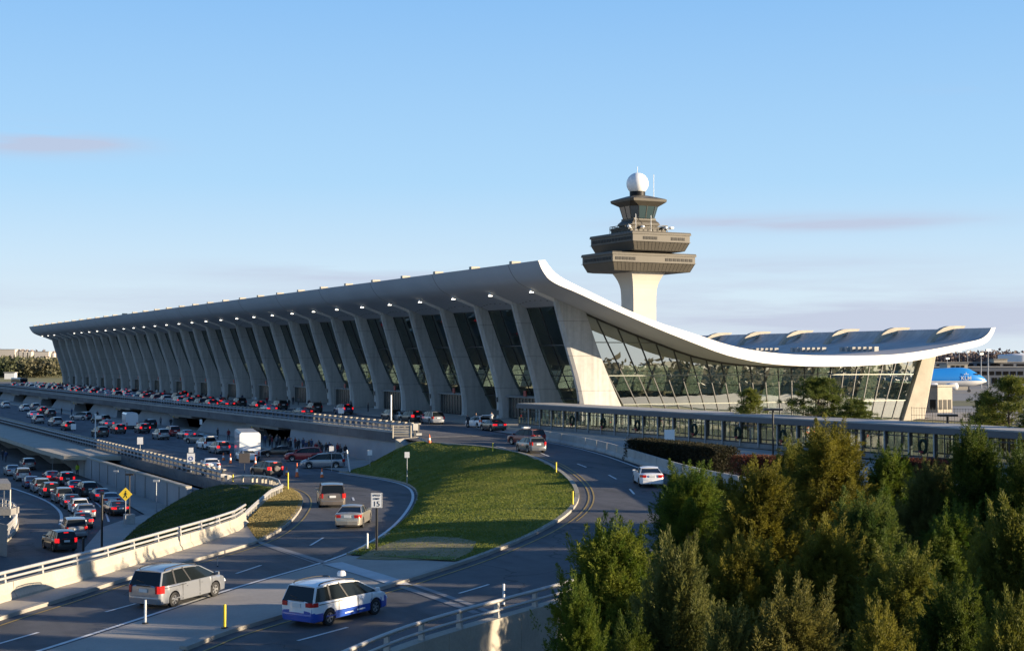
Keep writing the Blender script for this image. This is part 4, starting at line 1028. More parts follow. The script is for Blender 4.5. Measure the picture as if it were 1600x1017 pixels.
# arrivals
GA = 'cars standing on the middle arrivals road'
AR = [(8, 637, 'suv', 'white', 92), (38, 642, 'suv', 'white', 95), (54, 640, 'suv', 'silver', 92), (51, 652, 'sedan', 'white', 92), (65, 646, 'suv', 'maroon', 95), (59, 661, 'suv', 'silver', 92), (78, 651, 'suv', 'black', 92), (86, 665, 'suv', 'silver', 95), (106, 672, 'suv', 'black', 92), (126, 656, 'suv', 'silver', 130), (157, 661, 'suv', 'black', 112), (156, 682, 'suv', 'black', 95), (166, 667, 'sedan', 'silver', 95), (184, 677, 'suv', 'black', 92), (222, 676, 'suv', 'black', 92), (233, 669, 'suv', 'black', 92), (251, 686, 'suv', 'silver', 92), (268, 681, 'suv', 'red', 92), (290, 685, 'sedan', 'silver', 95), (311, 692, 'sedan', 'grey', 125), (322, 701, 'suv', 'white', 92), (342, 708, 'suv', 'silver', 92), (384, 720, 'sedan', 'white', 88), (329, 735, 'sedan', 'white', 80), (416, 744, 'suv', 'black', 100), (436, 713, 'sedan', 'black', 160), (474, 720, 'suv', 'red', 160), (504, 731, 'minivan', 'silver', 160)]
special = {22: 'white sedan with long bonnet parked behind the coach beside the cones', 23: 'white sedan catching sunlight by the arrivals guard rail', 24: 'small black suv with spare wheel on its tailgate among the cones', 25: 'black sedan parked nose left beside the crowd', 26: 'dark red suv parked nose left against the retaining wall', 27: 'silver minivan parked nose left with open tailgate by the retaining wall'}
for i, (x, y, k, c, h) in enumerate(AR):
    lab = special.get(i, '%s %s on the arrivals road, %s from its far end' % (c, {'sedan': 'sedan', 'suv': 'suv', 'minivan': 'minivan'}[k], ordi(i)))
    o = car(k, c, lab, x, y, R(h), GA, lit=i in (3, 4, 8, 12, 13, 14, 18, 21, 24))
    if i == 24:
        mb = MB(); vs = []; N = 18
        for k_ in range(N):
            a = 2 * math.pi * k_ / N
            for (dx, rr) in ((0, .33), (-.16, .33), (-.2, .22), (-.2, .0)): vs.append((-2.33 + dx, .05 + rr * math.cos(a), .95 + rr * math.sin(a)))
        mb.add(vs, [(k_ * 4 + j, ((k_ + 1) % N) * 4 + j, ((k_ + 1) % N) * 4 + j + 1, k_ * 4 + j + 1) for k_ in range(N) for j in range(3)]); mb.build('spare_wheel', TRIM, o, keep=False)
    if i in (20, 27):
        mb = MB(); hh = KINDS[k]['h']; mb.beam((-2.2, 0, hh - .06), (-3.0, 0, hh + .12), 1.5, .08); mb.build('open_tailgate', PAINTS[c], o, keep=False)
# departures
GD = 'cars at the kerb of the upper departures road'
DP = [(770, 673, 'sedan', 'black', 1), (747, 668, 'hatch', 'white', 0), (675, 662, 'minivan', 'silver', 0), (642, 660, 'suv', 'black', 1), (627, 658, 'sedan', 'silver', 0), (611, 657, 'suv', 'black', 0), (536, 647, 'suv', 'blue', 1), (490, 644, 'suv', 'black', 0), (472, 650, 'sedan', 'black', 1), (436, 640, 'suv', 'black', 0), (419, 645, 'sedan', 'silver', 1), (402, 641, 'suv', 'black', 1), (373, 635, 'suv', 'black', 0), (354, 637, 'sedan', 'black', 1), (326, 635, 'sedan', 'grey', 0), (305, 630, 'suv', 'black', 1), (281, 627, 'sedan', 'silver', 1), (284, 622, 'suv', 'black', 1), (262, 624, 'sedan', 'maroon', 0)]
rnd = random.Random(4)
i = 0
used = [G(x, y, ZD) for x, y, *_ in DP]
ext = []
for lane, Xl in enumerate((72.2, 76.0, 80.2)):
    Y = 262 + lane * 3
    while Y < 505:
        ext.append((Xl + rnd.uniform(-.3, .3), Y)); Y += rnd.uniform(6.2, 10) * (1.15 if lane == 0 else 1)
allD = [(p.x, p.y, d[2], d[3], d[4]) for p, d in zip(used, DP)]
for (X, Y) in ext:
    if all((X - a[0]) ** 2 / 5 + (Y - a[1]) ** 2 / 36 > 1 for a in allD):
        allD.append((X, Y, rnd.choice(['sedan', 'suv', 'suv', 'minivan', 'sedan']), rnd.choice(['black', 'black', 'white', 'white', 'silver', 'silver', 'grey', 'blue', 'red', 'maroon']), rnd.random() < .6))
allD.sort(key=lambda a: a[1])
for n_, (X, Y, k, c, lt) in enumerate(allD):
    lane = 'outer lane' if X < 74 else 'middle lane' if X < 78.3 else 'kerb lane'
    nn = sum(1 for b in allD if b[1] < Y and ((b[0] < 74) == (X < 74)) and ((b[0] < 78.3) == (X < 78.3)))
    lab = '%s %s in the %s of the upper departures road, %s from the walkway end' % (c, {'sedan': 'sedan', 'suv': 'suv', 'hatch': 'hatchback', 'minivan': 'minivan'}[k], lane, ordi(nn))
    key = (k, bool(lt))
    if key not in PROTO: PROTO[key] = make_car(k, c, lab, bool(lt), gp=GD); o = PROTO[key]
    else:
        o = copy_tree(PROTO[key]); o['group'] = GD
    recolour(o, c); o['label'] = lab; setcar(o, (X, Y, ZD + .005), R(90) + rnd.uniform(-.06, .06))
    if k == 'hatch':
        mb = MB(); mb.beam((-1.75, 0, 1.5), (-2.6, 0, 1.68), 1.4, .08); mb.build('open_tailgate', PAINTS[c], o, keep=False)
# coach, shuttle and box van
def bus(nm, label, p, h, Lb, Wb, Hb, m, stripe, cat, win=True):
    r_ = empty(nm, (0, 0, 0), label, cat)
    mb = MB(); z0 = .35; sec = [(-Wb / 2, z0), (-Wb / 2, Hb - .25), (-Wb / 2 + .22, Hb), (Wb / 2 - .22, Hb), (Wb / 2, Hb - .25), (Wb / 2, z0)]
    mb.extrude([(-Lb / 2, y, z) for y, z in sec], (Lb, 0, 0)); mb.build('body', m, r_, keep=False)
    mb = MB()
    mb.box((-Lb / 2 - .01, 0, Hb - .95), (.04, Wb * .78, .75)) if win else None
    mb.box((Lb / 2 + .01, 0, Hb * .62), (.04, Wb * .88, Hb * .42))
    if win:
        for sy in (-1, 1): mb.box((0, sy * (Wb / 2 + .01), Hb * .66), (Lb * .9, .03, Hb * .26))
    mb.build('windows', GLC, r_, keep=False)
    for sx_ in (-.3, .32):
        for sy in (-1, 1):
            mb = MB(); c = (Lb * sx_, sy * (Wb / 2 - .16)); vs = []; N = 16
            for k in range(N):
                a = 2 * math.pi * k / N
                for (o_, rr) in ((.17, 0), (.17, .28), (.14, .30), (.17, .42), (.12, .48), (-.14, .48)): vs.append((c[0] + rr * math.cos(a), c[1] + sy * o_, .48 + rr * math.sin(a)))
            mb.add(vs, [(k * 6 + j, ((k + 1) % N) * 6 + j, ((k + 1) % N) * 6 + j + 1, k * 6 + j + 1) for k in range(N) for j in range(5)]); mb.build('wheel', TYRE, r_, keep=False)
    for sy in (-1, 1):
        mb = MB(); mb.box((-Lb / 2 - .02, sy * (Wb / 2 - .2), .95), (.06, .18, .5)); mb.build('tail_light', TLOFF, r_, keep=False)
    mb = MB(); mb.box((-Lb / 2 - .03, 0, .5), (.12, Wb * .98, .28)); mb.build('bumper', TRIM, r_, keep=False)
    if stripe:
        mb = MB(); mb.add([(-Lb / 2 - .015, -Wb / 2 + .05, 1.35), (-Lb / 2 - .015, -Wb / 2 + .05, 1.55), (-Lb / 2 - .015, 0, 1.85), (-Lb / 2 - .015, Wb / 2 - .05, 2.5), (-Lb / 2 - .015, Wb / 2 - .05, 2.2), (-Lb / 2 - .015, 0, 1.62)], [(0, 1, 2, 3, 4, 5)]); mb.build('swoosh_decal', stripe, r_, keep=False)
    r_.location = p; r_.rotation_euler = (0, 0, h); return r_
bus('coach_bus', 'tall white coach with pale blue swoosh, rear on, by the crowd on the arrivals road', hit(386, 716), R(77), 11, 2.55, 3.55, PAINTS['white'], mat('decal_blue', (.35, .42, .52), .4), 'bus', win=False)
bus('box_van', 'white box van on the arrivals road beside the black suvs under the deck', hit(203, 669), R(84), 6.5, 2.2, 2.9, PAINTS['white'], None, 'van', win=False)
bus('shuttle_bus', 'dark shuttle bus at the far left end of the upper departures road', Vector((75, 505, ZD)), R(100), 9, 2.5, 3.1, PAINTS['grey'], None, 'bus')
# ================================================================ UNDER THE DECK
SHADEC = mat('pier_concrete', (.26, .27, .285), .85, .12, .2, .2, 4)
pr_ = empty('deck_support_wall', (69, 180, ZA), 'long concrete wall and wide tapered piers carrying the upper departures deck', 'wall')
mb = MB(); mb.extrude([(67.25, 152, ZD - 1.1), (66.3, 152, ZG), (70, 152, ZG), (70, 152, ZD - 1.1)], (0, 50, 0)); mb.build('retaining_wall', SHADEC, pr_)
for k in range(8):
    yc = 241 + 49 * k
    if yc > 560: break
    mb = MB(); x0, x1 = 68.6, 70.2
    vs = [(67.9, yc - 17, ZA), (67.9, yc + 15, ZA), (x0 + .6, yc + 12, ZD - 1.1), (x0 + .6, yc - 13, ZD - 1.1), (x1 + 1, yc - 17, ZA), (x1 + 1, yc + 15, ZA), (x1 + 1, yc + 12, ZD - 1.1), (x1 + 1, yc - 13, ZD - 1.1)]
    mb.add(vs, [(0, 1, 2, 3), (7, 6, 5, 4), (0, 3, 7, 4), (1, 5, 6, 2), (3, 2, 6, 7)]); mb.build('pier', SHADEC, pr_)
    mb = MB(); mb.box((75.5, yc - 25, (ZA + ZD) / 2 - .5), (.3, 17, 2.9)); dv = mb.build('glass_doors', mat('door_dark', (.02, .024, .028), .15), pr_)
    mb = MB()
    for q in range(9): mb.box((75.3, yc - 25 - 8 + q * 2, (ZA + ZD) / 2 - .5), (.12, .14, 2.9))
    mb.build('door_frames', FRAMEL, dv)
    mb = MB(); mb.box((70.4, yc - 25, ZD - 1.32), (6.2, 16, .4)); mb.build('canopy', CONCD, pr_)
    mb = MB(); mb.box((67.55, yc - 21, ZD - 1.55), (.12, 4.6, .62)); sg = mb.build('door_sign', BLACKM, pr_)
    mb = MB(); mb.lathe((0, 0, 0), [(0, 0), (.22, 0), (.22, .04), (0, .05)], 12)
    mb.v = [(67.47 - z, yc - 19.4 + y, ZD - 1.55 + x) for (x, y, z) in mb.v]; mb.build('sign_disc', YELP, sg)
mb = MB(); mb.box((86, 380, (ZA + ZD) / 2), (14, 400, 3.0)); mb.build('rear_wall', CONCD, pr_)
mb = MB(); mb.box((68.0, 219.5, ZA + 2.3), (.12, 5.2, 1.1)); hs_ = mb.build('information_board', BLACKM, pr_)
mb = MB(); mb.box((67.9, 220.7, ZA + 2.55), (.04, 1.6, .16)); mb.box((67.9, 218.6, ZA + 2.2), (.04, 2.0, .1)); mb.build('board_line', YELP, hs_)
# ---------------- guard rails
def guardrail(path, nm, label, step=2.0, capx=1.1, h=1.25, post=FRAME, wb=True, caps=CONCW, side=0.0):
    d = dense(path, .5); root = empty(nm, d[0], label, 'guard rail')
    L = [0]
    for a, b in zip(d, d[1:]): L.append(L[-1] + (b - a).length)
    def at(t):
        t = max(0, min(L[-1], t)); i = max(0, min(len(L) - 2, int(np.searchsorted(L, t)) - 1)); f = (t - L[i]) / max(1e-6, L[i + 1] - L[i]); return d[i].lerp(d[i + 1], f), (d[i + 1] - d[i]).normalized()
    n = int(L[-1] / step); far = MB(); farc = MB()
    for k in range(n + 1):
        p, t = at(k * step); rz = math.atan2(t.y, t.x)
        m1 = MB() if k < 98 else far; m1.box((p.x, p.y, p.z + h * .5), (.34, .26, h), rz)
        if k < 98: m1.build('rail_post', post, root)
        m2 = MB() if k < 98 else farc; m2.box((p.x, p.y, p.z + h + .07), (capx, .3, .14), rz)
        if k < 98: m2.build('post_cap', caps, root)
    if far.v:
        o = far.build('rail_post', post, root); o['kind'] = 'stuff'; o = farc.build('post_cap', caps, root); o['kind'] = 'stuff'
    for z, w in ((h * .82, .26), (h * .35, .20)):
        mb = MB(); mb.sweep([p for p in dense(path, 3)], [(-.09, z - w / 2), (-.2, z - w / 4), (-.13, z), (-.2, z + w / 4), (-.09, z + w / 2), (-.05, z)]); mb.build('rail_beam', GALV, root)
    return root
guardrail([(XDK + .35, 156.5, ZD), (XDK + .35, 560, ZD)], 'deck_guard_rail', 'long guard rail of posts and beams on the edge of the upper departures deck')
mb = MB(); mb.box((XDK + .3, 358, ZD + .12), (.7, 404, .26)); tag(mb.build('deck_edge_kerb', CONC), kind='structure')
guardrail([(42.35, 149, ZA), (42.35, 420, ZA)], 'arrivals_guard_rail', 'guard rail of posts and beams along the outer edge of the arrivals road', h=1.1)
# ledge, short ramp and retaining wall below the arrivals road
lw_ = empty('lower_retaining_wall', (39, 170, ZT), 'tall grey retaining wall with pale coping above the lowest road', 'wall')
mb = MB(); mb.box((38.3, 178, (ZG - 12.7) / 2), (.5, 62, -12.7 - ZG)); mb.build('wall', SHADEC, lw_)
mb = MB(); mb.box((38.25, 178, -12.62), (.62, 62, .16)); mb.build('coping', CONCW, lw_)
mb = MB()
for k in range(12): mb.box((38.02, 150 + k * 5, -14.2), (.08, .16, 2.8))
mb.build('wall_ribs', CONCD, lw_)
mb = MB(); mb.box((41.3, 290, (ZG + ZA - 1.3) / 2), (.6, 330, ZA - 1.3 - ZG)); mb.build('rear_wall', CONC, lw_)
mb = MB(); mb.box((40.2, 178, -13.9), (3.3, 62, .5)); tag(mb.build('service_ramp', ASPH), kind='structure')
mb = MB(); mb.extrude([(42.0, 196, -12.42), (35.4, 200, -12.42), (34.9, 214, -12.42), (34.9, 330, -12.42), (42.0, 330, -12.42)], (0, 0, -.55)); lg = tag(mb.build('concrete_ledge', CONCW), kind='structure')
for k in range(6):
    y = 206 + k * 22; mb = MB()
    mb.add([(35.6, y, -12.97), (41.0, y, -12.97), (41.0, y, ZT), (38.6, y, ZT), (35.6, y + 1.2, -12.97), (41.0, y + 1.2, -12.97), (41.0, y + 1.2, ZT), (38.6, y + 1.2, ZT)], [(0, 1, 2, 3), (7, 6, 5, 4), (0, 4, 5, 1), (1, 5, 6, 2), (3, 2, 6, 7), (0, 3, 7, 4)]); mb.build('bracket', CONC, lw_)
# w-beam rails by the embankment
def wbeam(px, nm, label, z, h=.75, step=1.9, caps=True):
    path = smoothpath([G(x, y, z) for x, y in px], 2); d = dense(path, .4); root = empty(nm, d[0], label, 'guard rail')
    for p in d: p.z = max(drop(p.x, p.y, p.z + 2), p.z - .3) if drop(p.x, p.y, p.z + 2) > p.z - 1 else p.z
    ln = 0; nx = .3
    for a, b in zip(d, d[1:]):
        ln += (b - a).length
        if ln > nx:
            nx += step; rz = math.atan2((b - a).y, (b - a).x); mb = MB(); mb.box((a.x, a.y, a.z + h * .42), (.2, .22, h * .84), rz); mb.build('rail_post', CONCW, root)
    mb = MB(); mb.sweep(d[::2] + [d[-1]], [(.10, h - .34), (.20, h - .26), (.12, h - .17), (.20, h - .08), (.10, h), (.07, h - .17)]); mb.build('rail_beam', METAL, root)
    return root
wbeam([(372, 824), (388, 808), (405, 792), (425, 775), (440, 766)], 'embankment_guard_rail', 'short sunlit steel guard rail on pale posts at the end of the left parapet', -11.3)
wbeam([(438, 765), (425, 757), (405, 753), (375, 751), (345, 752)], 'bend_guard_rail', 'guard rail of close pale posts curving round the top of the embankment', -12.1, step=1.1)
# slatted barrier and cabinet at the end of the departures rail
e_ = G(633, 684, ZD)
rb_ = empty('slatted_barrier', e_, 'cream slatted barrier at the near end of the departures guard rail', 'barrier')
mb = MB()
for k in range(5): mb.beam(e_ + RT * -1.4 + UP * (.25 + k * .27), e_ + RT * .7 + UP * (.25 + k * .27), .06, .16)
mb.build('slats', CONCW, rb_)
for q in (-1.35, .65):
    mb = MB(); c = e_ + RT * q; mb.box((c.x, c.y, c.z + .7), (.12, .12, 1.4)); mb.build('barrier_post', CONCW, rb_)
c = G(648, 683, ZD); ub = empty('utility_cabinet', c, 'small grey cabinet on a post beside the slatted barrier', 'cabinet')
mb = MB(); mb.box((c.x, c.y, c.z + 1.15), (.6, .5, .75)); mb.build('cabinet', CONC, ub); mb = MB(); mb.box((c.x, c.y, c.z + .4), (.16, .16, .8)); mb.build('stand', FRAME, ub)
mb = MB(); a = [G(618, 686, ZD + .02), G(632, 696, ZD - .6), G(668, 690, ZD + .02), G(655, 682, ZD + .02)]
mb.add([p for p in a] + [p - UP * 1.4 for p in a], [(0, 1, 2, 3), (0, 4, 5, 1), (1, 5, 6, 2), (2, 6, 7, 3), (3, 7, 4, 0)]); tag(mb.build('deck_nose', CONCW), kind='structure')
# ================================================================ SIGNS, POSTS, CONES
FACING = math.atan2(-FW.y, -FW.x)
def base(px, py, z=None): return hit(px, py) if z is None else G(px, py, z)
def post(px, py, pyt, nm, label, cat, m, r=.05, z=None, lean=0, group=None, foot=True):
    b = base(px, py, z); dep = b.dot(FW); h = (py - pyt) / F * dep
    root = empty(nm, b, label, cat, group); mb = MB(); mb.tube([b, b + UP * h + RT * lean], r, 8); mb.build('tube', m, root, smooth=50)
    if foot: mb = MB(); mb.lathe(tuple(b), [(0, .08), (r * 2.4, .06), (r * 2.6, 0)], 10); mb.build('foot', BLACKM, root)
    return root, b, h, dep
for (x, y, t, lab) in [(227, 974, 937, 'white delineator post on the gore behind the silver minivan'), (574, 858, 833, 'white delineator post just left of the speed limit sign'), (636, 756, 732, 'white delineator post at the upper left edge of the lawn'), (787, 946, 912, 'white delineator post behind the bridge parapet near the right cedar'), (507, 730, 716, 'short white delineator post beside the parked silver minivan')]:
    post(x, y, t, 'delineator_post', lab, 'post', WHITEP, .055)
post(547, 738, 703, 'leaning_post', 'leaning white post at the left foot of the lawn', 'post', WHITEP, .08, lean=-.35)
post(611, 667, 617, 'tall_white_pole', 'tall white pole on the departures guard rail', 'pole', WHITEP, .10, z=ZD)
post(340, 885, 870, 'aerial_post', 'thin grey post by the kerb ahead of the silver minivan', 'post', GALV, .02)
for (x, y, t, lab) in [(351, 981, 944, 'yellow delineator post near the kerb end at the bottom of the gore'), (776, 861, 836, 'yellow delineator post at the lower right of the lawn'), (895, 789, 767, 'yellow delineator post at the right bulge of the lawn'), (869, 739, 722, 'yellow delineator post at the upper right of the lawn'), (770, 706, 692, 'yellow delineator post at the top of the lawn'), (450, 765, 738, 'yellow delineator post at the tip of the dry grass'), (364, 753, 741, 'short yellow post in the curved guard rail')]:
    post(x, y, t, 'yellow_delineator', lab, 'post', YELP, .06)
def cone(px, py, lab, tall=.75, z=None):
    b = base(px, py, z); root = empty('traffic_cone', b, lab, 'traffic cone', 'traffic cones at the arrivals junction')
    h = tall; mb = MB(); mb.lathe(tuple(b), [(.19, .04), (.13, h * .36)], 14); mb.lathe(tuple(b), [(.095, h * .60), (.03, h), (0, h)], 14); mb.build('cone', ORAN, root, smooth=40)
    mb = MB(); mb.lathe(tuple(b), [(.131, h * .36), (.096, h * .60)], 14); mb.build('white_band', WHITEP, root, smooth=40)
    mb = MB(); mb.box((b.x, b.y, b.z + .02), (.42, .42, .04)); mb.build('base', BLACKM, root)
for (x, y, t, lab) in [(503, 746, 1.0, 'orange cone nearest the lawn, alone in the junction'), (464, 745, 1.5, 'tall leaning orange and white cone in the middle of the junction'), (448, 743, .95, 'orange cone between the tall cone and the small black suv'), (437, 741, 1.4, 'tall orange cone just right of the small black suv'), (399, 728, 1.1, 'white banded cone just right of the white sedan behind the coach'), (360, 724, 1.2, 'tall cone left of the white sedan behind the coach'), (349, 719, 1.0, 'farthest cone, left of the row behind the coach'), (671, 692, .9, 'orange cone at the top corner of the lawn by the slatted barrier')]: cone(x, y, lab, t)
def signpost(px, py, pyt, w, hh, lab, m=WHITEP, pm=GALV, z=None, r=.035, nm='road_sign', txt=None, cat='sign', group=None):
    b = base(px, py, z); dep = b.dot(FW); H = (py - pyt) / F * dep; root = empty(nm, b, lab, cat, group)
    mb = MB(); mb.tube([b, b + UP * (H - .05)], r, 6); mb.build('post', pm, root)
    ww = w / F * dep; h2 = hh / F * dep; f = FW; c = b + UP * (H - h2 / 2) - f * (.05 + r)
    mb = MB(); vs = [c + RT * (a * ww / 2) + UP * (e * h2 / 2) - f * d for d in (.02, -.02) for (a, e) in ((-1, -1), (1, -1), (1, 1), (-1, 1))]
    mb.add(vs, [(0, 1, 2, 3), (7, 6, 5, 4), (0, 4, 5, 1), (1, 5, 6, 2), (2, 6, 7, 3), (3, 7, 4, 0)]); pl = mb.build('sign_plate', m, root)
    return root, pl, c, ww, h2, dep
def lettering(root, s, c, size, m, nm='lettering', dx=0, dz=0, right=None, fwd=None, ext=.004):
    right = right or RT; fwd = fwd or FW
    cu = bpy.data.curves.new(nm, 'FONT'); cu.body = s; cu.size = size; cu.align_x = 'CENTER'; cu.align_y = 'CENTER'; cu.extrude = ext; cu.offset = size * .002
    o = bpy.data.objects.new(nm, cu); COL.objects.link(o); cu.materials.append(m)
    M_ = Matrix((right, UP, -fwd)).transposed().to_4x4()
    tm_ = bpy.data.meshes.new_from_object(o.evaluated_get(bpy.context.evaluated_depsgraph_get())); bpy.data.objects.remove(o); tm_.name = nm
    o = bpy.data.objects.new(nm, tm_); COL.objects.link(o)
    o.parent = root; off = Vector((0, 0, 0)); q = root
    while q is not None: off += q.location; q = q.parent
    o.matrix_local = Matrix.Translation(c + right * dx + UP * dz - off) @ M_; return o
r_, pl, c, ww, h2, dep = signpost(588.5, 859, 770, 17.5, 23, 'white speed limit sign on a black post at the left tip of the lawn', pm=BLACKM, r=.075, nm='speed_limit_sign')
cf_ = c - FW * .026
lettering(pl, 'SPEED', cf_, .165, BLACKM, dz=h2 * .33); lettering(pl, 'LIMIT', cf_, .165, BLACKM, dz=h2 * .10); lettering(pl, '15', cf_, .42, BLACKM, dz=-h2 * .25)
mb = MB()
for (a, e, w_, q_) in ((0, .47, .9, .012), (0, -.47, .9, .012), (-.46, 0, .02, .93), (.46, 0, .02, .93)):
    cc = cf_ + RT * (a * ww) + UP * (e * h2); x_, z_ = w_ * ww / 2, q_ * h2 / 2
    mb.add([cc - RT * x_ - UP * z_, cc + RT * x_ - UP * z_, cc + RT * x_ + UP * z_, cc - RT * x_ + UP * z_], [(0, 1, 2, 3)])
mb.build('sign_border', BLACKM, pl)
for (x, y, t, w, h, lab) in [(578, 728, 703, 7, 8, 'small white sign on a thin post on the lawn slope, left of two'), (636, 755, 706, 7.5, 9, 'small white sign on a tall post on the lawn slope, right of two'), (518, 736, 697, 7, 8, 'small white sign on a post in front of the parked silver minivan'), (533, 659, 637, 9, 9, 'square white sign standing on the departures guard rail'), (464.5, 697, 672, 5, 12, 'narrow white sign against the retaining wall behind the crowd'), (219, 704, 683, 9, 11, 'blank white square sign on the arrivals rail, middle of three'), (38, 692, 668, 7, 8, 'blank white square sign on the arrivals rail, leftmost of three') , (115, 676, 662, 8, 9, 'blank white square sign on the arrivals rail beside the black suv'), (314, 684, 655, 4, 8, 'small green sign on a post under the deck'), (371, 634, 625, 6, 8, 'square white sign near the kerb of the upper road'), (82, 735, 707, 6, 9, 'small grey sign on a post by the piers of the lowest road')]:
    signpost(x, y, t, w, h, lab)
r_, pl, c, ww, h2, dep = signpost(298.5, 738, 708, 12, 16, 'white sign with small blue emblem beside the arrivals rail')
mb = MB(); mb.lathe((0, 0, 0), [(.16, 0), (.24, 0), (.24, .01), (.16, .01)], 14); mb.v = [tuple(c - FW * (.03 + z) + RT * x + UP * y) for (x, y, z) in mb.v]; mb.build('blue_emblem', PAINTS['taxiblue'], pl)
mb = MB(); cc = c + UP * (h2 / 2 + .35); mb.beam(cc - RT * .25, cc + RT * .25, .04, .55); mb.build('upper_plate', WHITEP, r_)
r_, pl, c, ww, h2, dep = signpost(382, 738, 708, 17, 15, 'dark backed twin road sign seen from behind, right of the coach cones', m=mat('sign_back', (.10, .085, .075), .6), pm=DARKM)
# pedestrian warning sign, black lamp posts, bollard in the lower left
def lamppost(px, py, pyt, lab, m=BLACKM, r=.08, z=None, head=.75, side=0, nm='street_lamp'):
    b = base(px, py, z); dep = b.dot(FW); H = (py - pyt) / F * dep; root = empty(nm, b, lab, 'street lamp')
    mb = MB(); mb.tube([b, b + UP * .3], r * 2, 8); mb.tube([b + UP * .3, b + UP * H], r, 8); mb.build('pole', m, root, smooth=50)
    mb = MB(); c = b + UP * (H + .06) + RT * side; mb.box((c.x, c.y, c.z), (head, head * .55, .2), -YAW); mb.build('lamp_head', m, root); return root, b, H
lamppost(159, 862, 772, 'tall black lamp post behind the parapet beside the plaza', r=.09, head=.3)
rp, b, H = lamppost(202, 818, 742, 'dark lamp post with box head carrying the yellow pedestrian sign', r=.07, head=.7)
mb = MB(); mb.box((b.x, b.y, b.z + .45), (.9, .9, .9)); mb.build('concrete_foot', CONC, rp)
lamppost(244, 800, 752, 'slender grey lamp post beside the lower retaining wall, nearer', m=GALV, r=.05, head=.6)
lamppost(181, 772, 737, 'slender grey lamp post beside the lower retaining wall, farther', m=GALV, r=.045, head=.5)
rq, b, H = lamppost(149, 692, 648, 'white pole with small box head on the arrivals guard rail', m=WHITEP, r=.09, head=.3, z=ZA)
mb = MB(); c = b + UP * (H - .35) + RT * .5; mb.box((c.x, c.y, c.z), (.8, .4, .5), -YAW); mb.build('box_head', WHITEP, rq)
post(130, 866, 840, 'black_bollard', 'stout black bollard light behind the parapet', 'bollard', BLACKM, .10)
b = hit(196, 830); dep = b.dot(FW); ps = empty('pedestrian_sign', OD(196, 772, dep), 'yellow diamond pedestrian warning sign with black walking figure', 'sign')
c = OD(196, 772, dep - .3); s_ = 10.5 / F * dep
mb = MB(); mb.add([c - RT * s_, c - UP * s_, c + RT * s_, c + UP * s_] + [q + FW * .03 for q in (c - RT * s_, c - UP * s_, c + RT * s_, c + UP * s_)], [(0, 1, 2, 3), (7, 6, 5, 4), (0, 4, 5, 1), (1, 5, 6, 2), (2, 6, 7, 3), (3, 7, 4, 0)]); mb.build('sign_plate', mat('sign_yellow', (.85, .60, .04), .5), ps)
mb = MB(); cc = c - FW * .012
def P2(x, y): return cc + RT * (x * s_) + UP * (y * s_)
def bar(a, b_, w):
    a = P2(*a); b_ = P2(*b_); mb.beam(a, b_, .01, w * s_)
def seg(a, b_, w):
    d = Vector((b_[0] - a[0], b_[1] - a[1])).normalized(); n_ = (-d.y * w / 2, d.x * w / 2)
    mb.add([P2(a[0] + n_[0], a[1] + n_[1]), P2(a[0] - n_[0], a[1] - n_[1]), P2(b_[0] - n_[0], b_[1] - n_[1]), P2(b_[0] + n_[0], b_[1] + n_[1])], [(0, 1, 2, 3)])
seg((.02, .28), (-.02, -.08), .20); seg((-.02, -.05), (-.26, -.52), .10); seg((0, -.05), (.16, -.28), .10); seg((.16, -.28), (.22, -.52), .09); seg((.02, .24), (-.22, .0), .07); seg((.02, .24), (.26, .02), .07)
mb.add([P2(.05 + .1 * math.cos(t * math.pi / 5), .42 + .1 * math.sin(t * math.pi / 5)) for t in range(10)], [tuple(range(10))]); mb.build('walking_figure', BLACKM, ps)
mb = MB(); mb.tube([c + FW * .08 - UP * 3, c + FW * .08 + UP * .3], .035, 6); mb.build('post', GALV, ps)
# lamps on the pavement by the walkway
lamppost(1208, 716, 641, 'black flat headed lamp post in front of the walkway, left of two', z=-8.6, r=.09, head=1.6)
lamppost(1481, 716, 650, 'black flat headed lamp post in front of the walkway, right of two', z=-8.6, r=.10, head=1.6)
r_, pl, c, ww, h2, dep = signpost(1046, 697, 671, 16, 17, 'pinkish white notice board on the walkway pavement', z=-8.6)
# curved railing and stair tower at the left edge
cs = empty('curved_stair', G(0, 850, ZT), 'pale curved concrete stair with railings at the left edge of the picture', 'stair')
arc = [G(x, y, ZT) for x, y in [(-60, 800), (-20, 798), (8, 800), (24, 808), (28, 822), (20, 836), (5, 850), (-40, 870)]]
arc = smoothpath(arc, 2); mb = MB(); mb.sweep(arc, [(-.15, 0), (-.15, .35), (.3, .35), (.3, 0)]); mb.build('curved_kerb', CONCW, cs)
for z in (1.35, .9):
    mb = MB(); mb.tube([p + UP * z for p in dense(arc, .8)], .04, 6); mb.build('handrail', METAL, cs)
for k, p in enumerate(dense(arc, .8)[::1]):
    mb = MB(); mb.tube([p + UP * .3, p + UP * 1.35], .022, 5); mb.build('baluster', METAL, cs)
mb = MB(); a = G(-70, 850, ZT); q = G(11, 870, ZT); mb.extrude([a, q, q + Vector((-.6, 4, 0)), a + Vector((-.6, 4, 0))], (0, 0, 2.5)); mb.build('pier_block', CONCD, cs)
mb = MB(); a = OD(-80, 757, 118); b = OD(17, 757, 118); mb.extrude([a - UP * .4, b - UP * .4, b + FW * 5 - RT * 2 - UP * .4, a + FW * 5 - UP * .4], (0, 0, .5)); mb.build('upper_slab', CONCD, cs)
for k in range(5):
    c = OD(16 - k * 9, 757, 118.2 + k * .1); mb = MB(); mb.tube([c - UP * .3, c - UP * 2.6], .06, 6); mb.build('railing_post', METAL, cs)
mb = MB(); a = OD(-80, 795, 118); b = OD(17, 795, 118); mb.extrude([a, b, b + FW * 2, a + FW * 2], (0, 0, -.5)); mb.build('landing', CONCD, cs)
